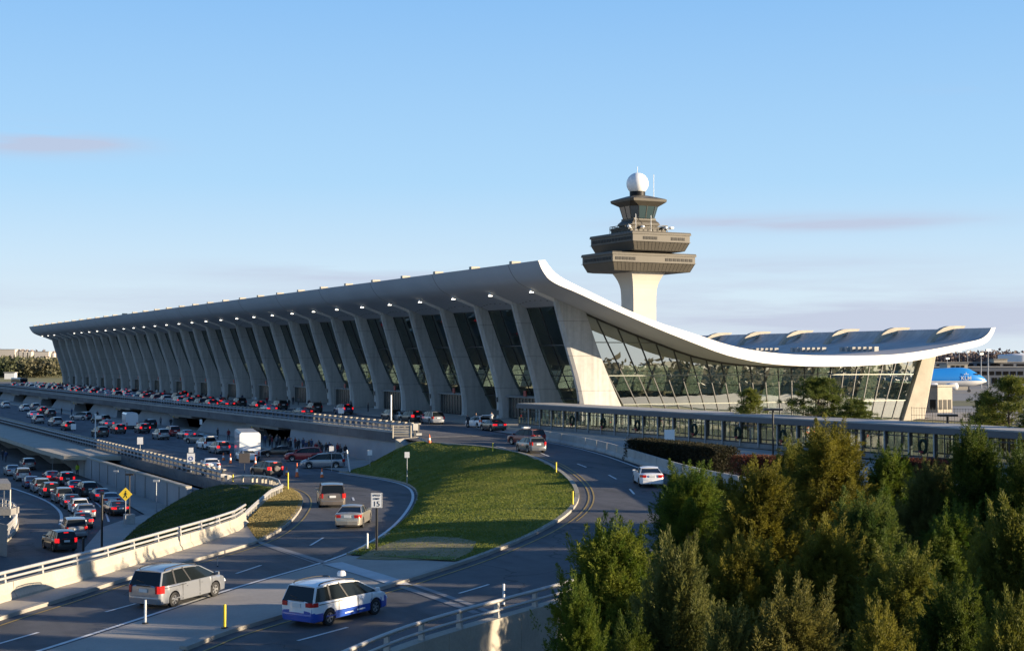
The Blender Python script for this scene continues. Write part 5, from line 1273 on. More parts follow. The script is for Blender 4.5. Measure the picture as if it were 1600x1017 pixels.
# ================================================================ AIRFIELD SIDE
sg_ = mb = MB(); mb.box((192, 110, -10.6), (76, 156, 4.0)); tag(mb.build('terrace', SIDEW), kind='structure')
mb = MB(); mb.box((122, 100, -10.68), (66, 136, 3.9)); tag(mb.build('terrace_garden', GRASSD), kind='structure')
fn = empty('airfield_fence', G(1425, 661, -8.6), 'tall thin mesh fence beside the foot of the rear end column', 'fence')
a = OD(1424, 636, 204); b = OD(1600, 642, 190); a.z = b.z = -8.6; n = 40
for k in range(n + 1):
    p = a.lerp(b, k / n); mb = MB(); mb.tube([p, p + UP * 2.3], .035 if k % 4 == 0 else .018, 5); mb.build('fence_post', FRAME, fn)
for z in (.15, 1.2, 2.2): mb = MB(); mb.beam(a + UP * z, b + UP * z, .04, .04); mb.build('fence_rail', FRAME, fn)
bb = OD(1461, 641, 262); kb = empty('gatehouse', Vector((bb.x, bb.y, -8.7)), 'small beige flat roofed building between the rear column and the aircraft', 'building')
BEIGE = mat('beige_render', (.40, .36, .29), .8, .08, 1)
mb = MB(); mb.box((bb.x, bb.y, -8.7 + 1.6), (3.4, 5, 5.4)); mb.build('wall', BEIGE, kb)
mb = MB(); mb.box((bb.x, bb.y, -4.3), (4.0, 5.6, .3)); mb.build('roof', BEIGE, kb)
for k in range(3): mb = MB(); mb.box((bb.x - 1.05 + k * 1.05, bb.y - 2.5, -7.6), (.75, .1, 1.7)); mb.build('window', TWD, kb)
for k in range(2): mb = MB(); mb.box((bb.x - 1.72, bb.y - 1.3 + k * 2.4, -7.6), (.1, 1.4, 1.7)); mb.build('window', TWD, kb)
# aircraft
ac0 = OD(1542, 592, 612); ac = empty('parked_airliner', Vector((ac0.x, ac0.y, -12.8)), 'bright blue and white jumbo airliner nose visible past the rear column', 'aircraft')
AB = mat('airliner_blue', (.02, .22, .62), .3, coat=.4); AW = mat('airliner_white', (.70, .70, .70), .35)
ax = -RT; rows = []; zc = (HZ - 592) / F * 612 + .2
prof = [(0, .05, -.9), (.6, .7, -.7), (1.6, 1.35, -.45), (3, 2.0, -.25), (5, 2.7, 0), (7.5, 3.15, .1), (10, 3.3, .15), (14, 3.35, .1), (40, 3.3, 0), (60, 2.4, .6), (68, .5, 1.8)]
mb = MB(); NN = 24
for (s, r, dz) in prof:
    up_ = 1.0 + (.38 if 5 <= s <= 24 else 0) * min(1, (s - 4) / 4 if s < 8 else 1)
    rows.append([ac0 * 1.0 + ax * s + Vector((0, 0, dz)) + Vector((0, 0, 1)) * (r * math.sin(2 * math.pi * k / NN) * (up_ if math.sin(2 * math.pi * k / NN) > 0 else 1)) + FW * (r * math.cos(2 * math.pi * k / NN)) for k in range(NN)])
vs = [p for q in rows for p in q]; fs = []; ms = []
for i in range(len(rows) - 1):
    for k in range(NN):
        fs.append((i * NN + k, i * NN + (k + 1) % NN, (i + 1) * NN + (k + 1) % NN, (i + 1) * NN + k)); ang_ = 2 * math.pi * (k + .5) / NN; ms.append(0 if math.sin(ang_) > -.25 else 1)
mb.add(vs, fs); mb.m = ms; mb.build('fuselage', [AB, AW], ac, smooth=60)
mb = MB(); c = ac0 + ax * 3.6 - FW * 2.05 + UP * 2.0; mb.beam(c, c + ax * 2.2 + UP * .1 - FW * .5, .3, .5); mb.build('cockpit_window', TWD, ac)
lc = ac0 + ax * 9.6 - FW * 3.42 + UP * .35
lettering(ac, 'KLM', lc, 2.3, AW, ext=.03)
mb = MB()
for (x, z, s) in ((-.7, 1.6, .22), (0, 1.75, .26), (.7, 1.6, .22), (0, 2.25, .16)): q = lc + RT * x + UP * z; mb.beam(q - RT * s, q + RT * s, .08, s * 1.7)
mb.build('crown_emblem', AW, ac)
for (s, dd) in ((17.5, 9), (28, 17)):
    c = ac0 + ax * s - FW * dd; c.z = -10.2; mb = MB(); rr = [(-2.6, 1.1), (-2.4, 1.42), (-1.2, 1.5), (.6, 1.4), (2.2, .9), (3, .4)]
    vs = [c + ax * a + UP * (r * math.sin(2 * math.pi * k / 16)) + FW * (r * math.cos(2 * math.pi * k / 16)) for (a, r) in rr for k in range(16)]
    mb.add(vs, [(i * 16 + k, i * 16 + (k + 1) % 16, (i + 1) * 16 + (k + 1) % 16, (i + 1) * 16 + k) for i in range(5) for k in range(16)]); mb.build('engine', AW, ac, smooth=60)
mb = MB(); c = ac0 + ax * 24; c.z = -9.0; mb.add([c - FW * 3, c - FW * 30 + ax * 22 + UP * 1.2, c - FW * 30 + ax * 26 + UP * 1.2, c - FW * 3 + ax * 14] + [q - UP * .5 for q in (c - FW * 3, c - FW * 30 + ax * 22 + UP * 1.2, c - FW * 30 + ax * 26 + UP * 1.2, c - FW * 3 + ax * 14)], [(0, 1, 2, 3), (7, 6, 5, 4), (0, 4, 5, 1), (1, 5, 6, 2), (2, 6, 7, 3), (3, 7, 4, 0)]); mb.build('wing', AW, ac)
for s in (7.5, 32):
    c = ac0 + ax * s; mb = MB(); mb.tube([Vector((c.x, c.y, -8.5)), Vector((c.x, c.y, -12.2))], .25, 6); mb.tube([Vector((c.x, c.y, -12.2)) - FW * .5, Vector((c.x, c.y, -12.2)) + FW * .5], .62, 12); mb.build('landing_gear', TRIM, ac)
# concourse, tank, masts
def farbox(nm, lab, cat, x0, x1, ytop, dep, depth, m, wins=None, group=None, zb=-12.9):
    a = OD(x0, HZ, dep); b = OD(x1, HZ, dep); zt = (HZ - ytop) / F * dep; c = (a + b) / 2 + FW * depth / 2; Lx = (b - a).length
    root = empty(nm, Vector((c.x, c.y, zb)), lab, cat, group); mb = MB(); mb.box((c.x, c.y, (zt + zb) / 2), (Lx, depth, zt - zb), -YAW); mb.build('wall', m, root)
    mb = MB(); mb.box((c.x, c.y, zt + .25), (Lx + .8, depth + .8, .5), -YAW); mb.build('roof', CONCD, root)
    for (fx0, fx1, y0, y1, n_) in (wins or []):
        for k in range(n_):
            u0 = x0 + (x1 - x0) * (fx0 + (fx1 - fx0) * k / n_); u1 = x0 + (x1 - x0) * (fx0 + (fx1 - fx0) * (k + .75) / n_)
            p = OD(u0, y0, dep - .1); q = OD(u1, y1, dep - .1); mb = MB(); mb.add([p, OD(u1, y0, dep - .1), q, OD(u0, y1, dep - .1)] , [(3, 2, 1, 0)])
            mb.extrude([p, OD(u1, y0, dep - .1), q, OD(u0, y1, dep - .1)], FW * .3); mb.build('window', TWD, root)
    return root
CCD = mat('concourse_dark', (.07, .085, .11), .6, .1, .05)
farbox('airport_concourse', 'long low dark concourse with window band behind the aircraft', 'building', 1380, 1720, 574, 780, 40, CCD, [(.22, .95, 580, 586, 22), (.5, .95, 590, 599, 14)])
farbox('concourse_upper_storey', 'set back glazed upper storey above the dark concourse', 'building', 1400, 1720, 566.5, 840, 30, mat('concourse_mid', (.12, .13, .15), .6), [(.2, .98, 568.5, 572.5, 12)])
farbox('roof_plant_room', 'cream plant room on the concourse roof beside the white tank', 'building', 1553, 1574, 561.5, 835, 8, BEIGE, zb=-.8)
farbox('jetway_building', 'tan building behind the nose of the blue airliner', 'building', 1480, 1512, 569, 660, 12, BEIGE, [(.2, .9, 571, 574, 3)])
c = OD(1592, HZ, 950); tk = empty('storage_tank', Vector((c.x, c.y, -12)), 'large white cylindrical tank on the skyline at the far right', 'tank'); mb = MB(); zt = (HZ - 554) / F * 950
mb.lathe((c.x, c.y, 0), [(13, -12), (13, zt - .5), (12, zt), (0, zt + .8)], 28); mb.build('shell', ROOFW, tk, smooth=40); mb = MB(); mb.tube([(c.x - 4, c.y, zt), (c.x - 4, c.y, zt + 2.2)], .3, 6); mb.build('vent', CONCD, tk)
for (x, t, d, lab) in [(1544, 547, 560, 'tall light mast right of the aircraft nose'), (1533, 553, 700, 'light mast above the aircraft nose'), (1480, 560, 720, 'short pale mast left on the skyline'), (1499, 549, 900, 'thin grey skyline mast in the middle'), (1512, 550, 980, 'thin skyline mast right of the grey one')]:
    c = OD(x, HZ, d); c.z = -12.8; H = (HZ - t) / F * d + 12.8; rt_ = empty('light_mast', c, lab, 'mast'); mb = MB(); mb.tube([c, c + UP * H], [.30, .14], 6); mb.build('pole', GALV, rt_); mb = MB(); mb.box((c.x, c.y, c.z + H), (2.2, .8, .7)); mb.build('lamp_head', GALV, rt_)
# left horizon: houses
rnd = random.Random(11)
HW = mat('house_cream', (.50, .45, .38), .8, .05, .1); HR = mat('house_roof', (.22, .18, .16), .8, .1, .1)
farbox('warehouse', 'long cream warehouse on the far left skyline', 'building', -30, 23, 546, 1900, 40, HW, zb=-10)
farbox('warehouse', 'low cream building right of the long warehouse on the skyline', 'building', 52, 76, 549.5, 1850, 30, HW, zb=-10)
for k, (x, w, y) in enumerate([(28, 4, 547), (34, 5, 546), (41, 5, 546.5), (48, 5, 547), (13, 6, 556), (6, 5, 556.5), (70, 5, 556), (83, 5, 549)]):
    d = 1750 - (200 if y > 555 else 0); c = OD(x, HZ, d); W_ = w / F * d; zt = (HZ - y) / F * d
    rt_ = empty('distant_house', Vector((c.x, c.y, -8)), 'small cream gabled house on the left skyline, %s of eight' % ORD[k], 'house', 'houses on the left skyline')
    mb = MB(); mb.box((c.x, c.y, (zt - 2 - 8) / 2), (W_, 8, zt - 2 + 8), -YAW); mb.build('wall', HW, rt_)
    mb = MB(); a = c - RT * W_ / 2; b = c + RT * W_ / 2; a.z = b.z = zt - 2; mb.extrude([a, b, (a + b) / 2 + UP * 2.6], FW * 8); mb.build('roof', HR, rt_)
# ================================================================ PEOPLE
def person_mat(nm, coat, leg, skin=(.30, .18, .12), hair=(.03, .02, .015)):
    m, n, l, p = nodes('clothes_' + nm); t = n.new('ShaderNodeTexCoord'); s = n.new('ShaderNodeSeparateXYZ'); l.new(t.outputs['Object'], s.inputs[0])
    d = n.new('ShaderNodeMath'); d.operation = 'DIVIDE'; d.inputs[1].default_value = 2; l.new(s.outputs[2], d.inputs[0])
    c = n.new('ShaderNodeValToRGB'); c.color_ramp.interpolation = 'CONSTANT'; e = c.color_ramp.elements; e[0].position = 0; e[0].color = (.02, .02, .02, 1); e[1].position = .05; e[1].color = (*leg, 1)
    for (po, co) in ((.44, coat), (.745, skin), (.835, hair)): q = e.new(po); q.color = (*co, 1)
    l.new(d.outputs[0], c.inputs[0]); l.new(c.outputs[0], p.inputs['Base Color']); p.inputs['Roughness'].default_value = .8; return m
PM = {'dark': person_mat('dark', (.02, .022, .03), (.02, .02, .03)), 'navy': person_mat('navy', (.02, .04, .10), (.03, .03, .04)), 'red': person_mat('red', (.20, .015, .02), (.02, .025, .05)), 'grey': person_mat('grey', (.16, .16, .17), (.03, .03, .04)),
      'white': person_mat('white', (.5, .5, .5), (.04, .05, .09)), 'brown': person_mat('brown', (.10, .06, .035), (.02, .02, .03)), 'yellow-green': person_mat('hivis', (.45, .65, .05), (.02, .02, .03))}
def skinned(pose):
    J = dict(pel=(0, 0, .95), sp=(0.0, 0, 1.15), ch=(.01, 0, 1.36), nk=(0.01, 0, 1.50), hd=(.03, 0, 1.62), tp=(.02, 0, 1.74),
             shl=(0, .19, 1.42), shr=(0, -.19, 1.42), ell=(-.02, .25, 1.14), elr=(-.02, -.25, 1.14), hal=(.10, .24, .90), har=(.10, -.24, .90),
             hil=(0, .10, .92), hir=(0, -.10, .92), knl=(.02, .11, .50), knr=(.02, -.11, .50), anl=(-.02, .12, .08), anr=(-.02, -.12, .08), tol=(.13, .13, .04), tor=(.13, -.13, .04))
    if pose == 1: J.update(knl=(.20, .10, .52), anl=(.22, .11, .10), tol=(.36, .11, .06), knr=(-.08, -.10, .50), anr=(-.30, -.11, .12), tor=(-.16, -.11, .04), hal=(-.20, .26, .95), har=(.24, -.24, 1.0))
    if pose == 2: J.update(elr=(.10, -.28, 1.18), har=(.34, -.20, 1.24), hal=(.28, .14, 1.06), ell=(.06, .26, 1.14))
    R_ = dict(pel=.155, sp=.135, ch=.165, nk=.06, hd=.10, tp=.07, shl=.075, shr=.075, ell=.052, elr=.052, hal=.036, har=.036, hil=.10, hir=.10, knl=.065, knr=.065, anl=.045, anr=.045, tol=.04, tor=.04)
    E = [('pel', 'sp'), ('sp', 'ch'), ('ch', 'nk'), ('nk', 'hd'), ('hd', 'tp'), ('ch', 'shl'), ('ch', 'shr'), ('shl', 'ell'), ('ell', 'hal'), ('shr', 'elr'), ('elr', 'har'), ('pel', 'hil'), ('pel', 'hir'), ('hil', 'knl'), ('knl', 'anl'), ('anl', 'tol'), ('hir', 'knr'), ('knr', 'anr'), ('anr', 'tor')]
    K_ = list(J); me = bpy.data.meshes.new('person'); me.from_pydata([J[k] for k in K_], [(K_.index(a), K_.index(b)) for a, b in E], [])
    o = bpy.data.objects.new('person', me); COL.objects.link(o); sk = o.modifiers.new('skin', 'SKIN'); sk.use_smooth_shade = True
    for i, k in enumerate(K_):
        me.skin_vertices[0].data[i].radius = (R_[k], R_[k] * (1.15 if k in ('ch', 'pel', 'sp') else 1)); me.skin_vertices[0].data[i].use_root = (k == 'pel')
    ss = o.modifiers.new('sub', 'SUBSURF'); ss.levels = 1; ss.render_levels = 1
    dg = bpy.context.evaluated_depsgraph_get(); m2 = bpy.data.meshes.new_from_object(o.evaluated_get(dg)); bpy.data.objects.remove(o)
    m2.polygons.foreach_set('use_smooth', [True] * len(m2.polygons)); m2.name = 'person'; m2.materials.clear(); m2.materials.append(PM['dark']); return m2
POSES = [skinned(0), skinned(1), skinned(2)]
def person(p, h, pose, coat, lab, group=None):
    o = bpy.data.objects.new('person', POSES[pose]); COL.objects.link(o); o.location = p; o.rotation_euler = (0, 0, h)
    o.material_slots[0].link = 'OBJECT'; o.material_slots[0].material = PM[coat]; k = .94 + rnd.random() * .1; o.scale = (k, k, k); tag(o, lab, 'person', group)
crowd = []
for k in range(30):
    x = 412 + 128 * (k + .5) / 30 + rnd.uniform(-3, 3); p = OX(x, 690, 63.8 + (k % 3) * .95 + rnd.uniform(-.2, .2)); p.z = ZA + .15; crowd.append(p)
crowd.sort(key=lambda p: p.y)
coats = ['dark', 'dark', 'navy', 'grey', 'dark', 'brown', 'red', 'dark', 'navy', 'white']
for k, p in enumerate(crowd):
    cc = coats[(k * 7 + k // 3) % 10]; person(p, rnd.uniform(0, 6.28), [0, 2, 0][k % 3], cc, 'person in %s coat in the crowd under the deck, %s from its right end' % (cc, ordi(k)), 'crowd waiting on the arrivals pavement')
for (x, y, c, lab) in [(340, 686, 'dark', 'person in dark coat standing left of the coach'), (357, 688, 'red', 'person in red coat beside the coach'), (267, 668, 'dark', 'person in dark coat by the pier behind the red suv'), (251, 665, 'grey', 'person in grey coat by the pier behind the silver suv'), (152, 655, 'dark', 'person in dark coat at the kerb near the black suv'), (96, 648, 'dark', 'person in dark coat at the far arrivals kerb'), (112, 650, 'navy', 'person in navy coat at the far arrivals kerb')]:
    q = G(x, y, ZA + .15); person(q, rnd.uniform(0, 6.28), 0, c, lab)
q = hit(121, 744); person(q, 2.0, 0, 'yellow-green', 'traffic officer in a hi-vis jacket on the lowest road')
for (x, y, c, lab) in [(4, 719, 'dark', 'person in dark clothes walking at the far left of the lowest road'), (9, 722, 'navy', 'person in navy beside another at the far left of the lowest road')]: person(hit(x, y), 1.0, 1, c, lab)
DPP = [(731, 668, 'dark', 'person in dark coat beside the white hatchback'), (744, 664, 'dark', 'person in dark coat behind the white hatchback'), (768, 664, 'white', 'person in white top at the tailgate of the white hatchback'), (575, 645, 'dark', 'person at the doors right of the blue suv'), (548, 641, 'dark', 'person at the kerb by the blue suv'), (458, 633, 'dark', 'person on the kerb behind the black suv'), (466, 634, 'grey', 'person with luggage on the kerb behind the black suv')]
for (x, y, c, lab) in DPP: person(G(x, y, ZD + .02), rnd.uniform(0, 6.28), rnd.choice((0, 2)), c, lab)
kp = []
for k in range(34):
    kp.append((83.6 + rnd.uniform(-.6, 1.6), 225 + k * 8.2 + rnd.uniform(-3, 3)))
for k, (x, y) in enumerate(sorted(kp, key=lambda a: a[1])):
    cc = coats[(k * 3 + 1) % 10]; person(Vector((x, y, ZD + .17)), rnd.uniform(0, 6.28), k % 3, cc, 'person in %s coat on the departures kerb, %s from the near end' % (cc, ordi(k)), 'people on the departures kerb')
# ================================================================ TREES
def leafmat(nm, c1, c2, scale=1.2, tr=.42):
    m = bpy.data.materials.new(nm); m.use_nodes = True; n = m.node_tree.nodes; l = m.node_tree.links; p = n['Principled BSDF']
    t = n.new('ShaderNodeTexCoord'); a = n.new('ShaderNodeTexNoise'); a.inputs['Scale'].default_value = scale; a.inputs['Detail'].default_value = 5; l.new(t.outputs['Object'], a.inputs[0])
    c = n.new('ShaderNodeValToRGB'); c.color_ramp.elements[0].position = .35; c.color_ramp.elements[1].position = .65; c.color_ramp.elements[0].color = (*c1, 1); c.color_ramp.elements[1].color = (*c2, 1); l.new(a.outputs[0], c.inputs[0])
    l.new(c.outputs[0], p.inputs['Base Color']); p.inputs['Roughness'].default_value = .65; p.inputs['Specular IOR Level'].default_value = .25
    tb = n.new('ShaderNodeBsdfTranslucent'); l.new(c.outputs[0], tb.inputs[0]); mxs = n.new('ShaderNodeMixShader'); mxs.inputs[0].default_value = tr
    l.new(p.outputs[0], mxs.inputs[1]); l.new(tb.outputs[0], mxs.inputs[2]); l.new(mxs.outputs[0], n['Material Output'].inputs['Surface']); return m
BARK = mat('bark', (.10, .075, .055), .9, .2, 3, .5, 10)
BARKG = mat('bark_grey', (.26, .23, .20), .9, .2, 3, .5, 10)
def nrm(a): return a / np.maximum(1e-9, np.linalg.norm(a, axis=-1, keepdims=True))
def leafmesh(nm, base_, d, ln, wd, rs):
    n = len(base_); side = nrm(np.cross(d, rs.normal(size=(n, 3)))); tip = base_ + d * ln[:, None]; mid = base_ + d * (ln * .45)[:, None]
    a = mid + side * wd[:, None]; b = mid - side * wd[:, None]
    V = np.stack([base_, a, tip, b], 1).reshape(-1, 3).astype(np.float32)
    me = bpy.data.meshes.new(nm); me.vertices.add(4 * n); me.vertices.foreach_set('co', V.ravel()); me.loops.add(4 * n); me.loops.foreach_set('vertex_index', np.arange(4 * n, dtype=np.int32))
    me.polygons.add(n); me.polygons.foreach_set('loop_start', np.arange(0, 4 * n, 4, dtype=np.int32)); me.polygons.foreach_set('loop_total', np.full(n, 4, np.int32)); me.update(); me.validate(); return me
def juniper(seed, H, Rd, limbs=200, per=12, leaves=92, plume=.85, spread=.085, lsz=.105, shape=.55, upb=.9, droop=0.0, lw=.0165):
    """crown of feathery upright plumes carried by limbs; returns crown mesh, limb list"""
    rs = np.random.RandomState(seed); B = []; D = []; Ln = []; Wd = []; limbsL = []
    lob = rs.uniform(0, 6.28, 6)
    for i in range(limbs):
        t = (i + rs.rand()) / limbs; t = t ** .8; z0 = H * (.04 + .90 * t); az = rs.uniform(0, 2 * math.pi)
        env = Rd * min(1, (1.04 - t)) ** shape * (1 if t > .12 else .7 + t * 2.5) * (1 + .20 * math.sin(2 * az + lob[0]) + .16 * math.sin(3 * az + lob[1] + 4 * t))
        rr = env * rs.uniform(.66, 1.12); rad = np.array([math.cos(az), math.sin(az), 0]); st = np.array([0, 0, z0 * .86])
        rise = (.25 + .8 * t) * rr * upb + rs.uniform(-.1, .35) - droop * rr; end = np.array([0, 0, z0]) + rad * rr + np.array([0, 0, rise * .6])
        limbsL.append((st, end, t))
        for j in range(per):
            s = rs.uniform(.35, 1.05) ** .7; pos = st + (end - st) * s + np.array([0, 0, .18 * math.sin(s * 3.1)]) + rs.normal(size=3) * .18 * (Rd / 2.3)
            pd = rad * rs.uniform(.15, .8) * (1.1 - .5 * t) + np.array([0, 0, rs.uniform(.35, 1.1) * upb - droop]) + rs.normal(size=3) * .32; pd /= np.linalg.norm(pd)
            pl = plume * rs.uniform(.55, 1.25) * (1.15 - .35 * t); m = int(leaves * rs.uniform(.7, 1.2)); u = rs.rand(m) ** .85
            taper = (1 - u) * .9 + .12; off = rs.normal(size=(m, 3)) * (spread * taper)[:, None]
            b = pos + pd * (u * pl)[:, None] + off; dd = nrm(pd * 1.0 + off / spread * .75 + rs.normal(size=(m, 3)) * .26)
            B.append(b); D.append(dd); Ln.append(lsz * rs.uniform(.6, 1.3, m)); Wd.append(lw * rs.uniform(.7, 1.3, m))
        if rs.rand() < .75:   # a pointed leader rising from the limb
            hh = plume * rs.uniform(.9, 1.9); ld = rad * .22 + np.array([0, 0, 1.0]) + rs.normal(size=3) * .10; ld /= np.linalg.norm(ld); m = int(leaves * 3.2); u = rs.rand(m)
            off = rs.normal(size=(m, 3)); off[:, 2] *= .4; off = off * ((1 - u) * .17 + .02)[:, None]; b = end + ld * (u * hh)[:, None] + off
            B.append(b); D.append(nrm(ld * .8 + off * 4.5 + rs.normal(size=(m, 3)) * .25)); Ln.append(lsz * 1.1 * rs.uniform(.6, 1.3, m)); Wd.append(lw * rs.uniform(.7, 1.2, m))
    return leafmesh('crown', np.concatenate(B), np.concatenate(D), np.concatenate(Ln), np.concatenate(Wd), rs), limbsL
def trunkmesh(H, r0, limbsL, every=3, bare=0.0):
    mb = MB(); mb.tube([(0, 0, -.2), (.05, .03, H * .3), (-.04, .05, H * .65), (0, 0, H * .97)], [r0, r0 * .75, r0 * .4, r0 * .08], 8)
    for (a, b, t) in limbsL[::every]: mb.tube([a, (a + b) / 2 + np.array([0, 0, -.05]), b], [r0 * .28 * (1.1 - t), r0 * .16, r0 * .05], 4)
    return mb
def tree(nm, lab, cat, loc, crown, trunk, lm, bm, group=None, rz=0, s=1.0, sz=None):
    root = empty(nm, loc, lab, cat, group, rz); root.scale = (s, s, sz or s)
    c = bpy.data.objects.new('crown', crown); COL.objects.link(c); c.parent = root
    if not crown.materials: crown.materials.append(lm)
    c.material_slots[0].link = 'OBJECT'; c.material_slots[0].material = lm
    t = bpy.data.objects.new('trunk', trunk); COL.objects.link(t); t.parent = root
    if not trunk.materials: trunk.materials.append(bm)
    return root
LG = {'green': leafmat('cedar_green', (0.039, 0.082, 0.010), (0.139, 0.176, 0.021)), 'bright': leafmat('cedar_bright', (0.066, 0.111, 0.011), (0.180, 0.205, 0.026)), 'gold': leafmat('cedar_gold', (0.086, 0.086, 0.011), (0.213, 0.193, 0.025)),
      'olive': leafmat('cedar_olive', (0.070, 0.086, 0.013), (0.184, 0.184, 0.028)), 'grey': leafmat('cedar_grey', (0.074, 0.086, 0.021), (0.164, 0.168, 0.045)), 'blue': leafmat('cedar_blue', (0.043, 0.082, 0.015), (0.131, 0.160, 0.030)), 'dark': leafmat('cedar_dark', (0.030, 0.059, 0.008), (0.102, 0.127, 0.016)),
      'tan': leafmat('cedar_tan', (0.086, 0.086, 0.020), (0.193, 0.176, 0.041))}
VAR = []
for (sd_, H_, R_, kw) in [(1, 10, 2.5, {}), (2, 11, 2.4, dict(shape=.7, upb=1.1)), (3, 10.5, 2.7, dict(upb=.75, plume=.85)), (4, 9, 2.2, dict(shape=.75, plume=1.0, upb=1.2)), (5, 11, 2.7, dict(shape=.6, upb=.55, droop=.10, plume=.9))]:
    cr, lb = juniper(sd_, H_, R_, **kw); tm = trunkmesh(H_, .2, lb).build('trunk', BARK); me = tm.data; bpy.data.objects.remove(tm); VAR.append((cr, me, H_, R_))
TREES = [ # px of top, py of top, depth, half width px, colour, variant, label
 (952, 812, 54, 98, 'bright', 0, 'bright green feathery cedar, leftmost of the trees beside the right ramp'),
 (1078, 722, 76, 82, 'green', 2, 'deep green cedar with light tips in front of the white sedan'),
 (1054, 862, 45, 86, 'grey', 3, 'grey olive cedar with a bare spiky leader at the bottom middle'),
 (1188, 722, 72, 84, 'gold', 1, 'golden olive cedar right of the deep green one'),
 (1132, 752, 84, 50, 'olive', 3, 'small olive cedar behind the golden one, beside the barrier'),
 (1296, 655, 84, 92, 'gold', 4, 'tallest golden cedar, in the middle against the glass walkway'),
 (1352, 768, 61, 84, 'blue', 2, 'bluish green cedar below the tallest golden one'),
 (1240, 690, 88, 60, 'olive', 1, 'olive cedar touching the left of the tallest golden one'),
 (1392, 700, 88, 62, 'green', 0, 'green cedar just right of the tallest golden one'),
 (1452, 722, 78, 62, 'grey', 0, 'grey green cedar between the golden and the dark trees'),
 (1524, 665, 76, 76, 'dark', 1, 'dark green cedar standing tall near the right edge'),
 (1602, 688, 70, 70, 'dark', 4, 'dark cedar cut by the right edge of the picture'),
 (1238, 905, 41, 118, 'tan', 4, 'tan olive cedar at the bottom, with dry twiggy shoots'),
 (1412, 852, 50, 106, 'olive', 2, 'broad olive cedar in the lower right'),
 (1582, 800, 54, 96, 'olive', 3, 'olive cedar at the right edge below the dark ones'),
 (1160, 838, 56, 80, 'gold', 0, 'golden cedar in the centre of the group, low'),
 (1300, 828, 56, 84, 'gold', 3, 'gold tinted cedar between the tan and the broad olive one'),
 (1500, 898, 44, 96, 'dark', 2, 'dark shaded cedar at the bottom right'),
 (1585, 930, 40, 90, 'olive', 0, 'olive cedar in the bottom right corner'),
 (1380, 950, 38, 90, 'gold', 1, 'gold cedar at the bottom between the olive and the tan'),
 (1140, 945, 41, 76, 'grey', 1, 'small grey cedar at the bottom edge beside the tan one'),
 (1490, 785, 66, 76, 'green', 4, 'green cedar in front of the dark tall one'),
 (905, 905, 50, 58, 'green', 1, 'narrow green cedar at the lower left beside the parapet'),
 (985, 952, 44, 70, 'dark', 4, 'dark cedar at the bottom left of the group'),
]
for q, (px, py, dep, hw, colr, v, lab) in enumerate(TREES):
    cr, me, H_, R_ = VAR[v]; tp = OD(px, py, dep); wr = hw / F * dep; gz = ZG
    Ht = tp.z - gz; s = 1.35 * wr / (R_ * 1.18); sz = Ht / (H_ * 1.07)
    tree('cedar_tree', lab, 'tree', Vector((tp.x, tp.y, gz)), cr, me, LG[colr], BARK, 'cedars beside the right ramp', rz=q * 2.1, s=s, sz=sz)
# tall cedars standing just right of the view: they shade the ramps
for q, (x, dep, tz_) in enumerate([(27, 42, -3.6), (33, 58, -3.4), (36, 72, -2.4), (41, 84, -1.2), (44, 90, -1.6), (39, 79, -1.8), (30, 54, 2.4), (31, 64, 1.8), (35, 48, 3.4)]):
    p = RT * x + FW * dep; v = q % 5; cr, me, H_, R_ = VAR[v]; p.z = ZG; tree('cedar_tree', 'cedar standing outside the view to the right, %s from the camera' % ORD[q], 'tree', p, cr, me, LG['olive'], BARK, 'cedars beside the right ramp', rz=q * 1.3, s=1.15 if q < 3 else .5, sz=(tz_ - ZG) / (H_ * 1.07))
# mid-distance pines beyond the walkway
PINE = leafmat('pine_green', (0.045, 0.075, 0.015), (0.128, 0.150, 0.027), 1.6); PINEB = leafmat('pine_bright', (0.075, 0.105, 0.018), (0.180, 0.188, 0.030), 1.6)
def pine(seed, H, Rd, pads=46):
    rs = np.random.RandomState(seed); B = []; D = []; Ln = []; Wd = []; lb = []
    for i in range(pads):
        t = (i + rs.rand()) / pads; az = rs.uniform(0, 6.28); z = H * (.30 + .68 * t); rr = Rd * (1.05 - t) ** .6 * rs.uniform(.25, 1.05); c = np.array([math.cos(az) * rr, math.sin(az) * rr, z]); lb.append((np.array([0, 0, z * .85]), c, t))
        for j in range(14):
            o = rs.normal(size=3) * np.array([.75, .75, .22]) * (1.1 - .5 * t); m = 42; d0 = np.array([math.cos(az) * .4, math.sin(az) * .4, .8]) + rs.normal(size=3) * .3; u = rs.normal(size=(m, 3)) * .12
            B.append(c + o + u); D.append(nrm(d0 + rs.normal(size=(m, 3)) * .8)); Ln.append(rs.uniform(.15, .38, m)); Wd.append(np.full(m, .028))
    cr = leafmesh('crown', np.concatenate(B), np.concatenate(D), np.concatenate(Ln), np.concatenate(Wd), rs); mb = trunkmesh(H, .22, lb, 1); tm = mb.build('trunk', BARK); me = tm.data; bpy.data.objects.remove(tm); return cr, me
PV = [pine(21, 9, 3.4), pine(22, 9, 3.2)]
for (px, py, dep, hw, v, m, lab) in [(1278, 588, 146, 62, 0, PINE, 'wide pine rising behind the walkway roof, in front of the end glass'), (1172, 606, 152, 36, 1, PINEB, 'small pine behind the walkway, left of the wide one'), (1340, 622, 142, 46, 1, PINE, 'low pine behind the walkway, right of the wide one'), (1575, 586, 128, 62, 0, PINEB, 'bushy pine at the right edge behind the walkway, before the apron'), (1540, 612, 134, 30, 1, PINE, 'small pine left of the bushy right hand pine'), (1617, 640, 120, 50, 1, PINE, 'pine cut by the right edge behind the walkway')]:
    tp = OD(px, py, dep); Ht = tp.z + 8.7; wr = hw / F * dep; tree('pine_tree', lab, 'tree', Vector((tp.x, tp.y, -8.7)), PV[v][0], PV[v][1], m, BARK, 'pines behind the walkway', rz=px, s=wr / 3.6, sz=Ht / 9.2)
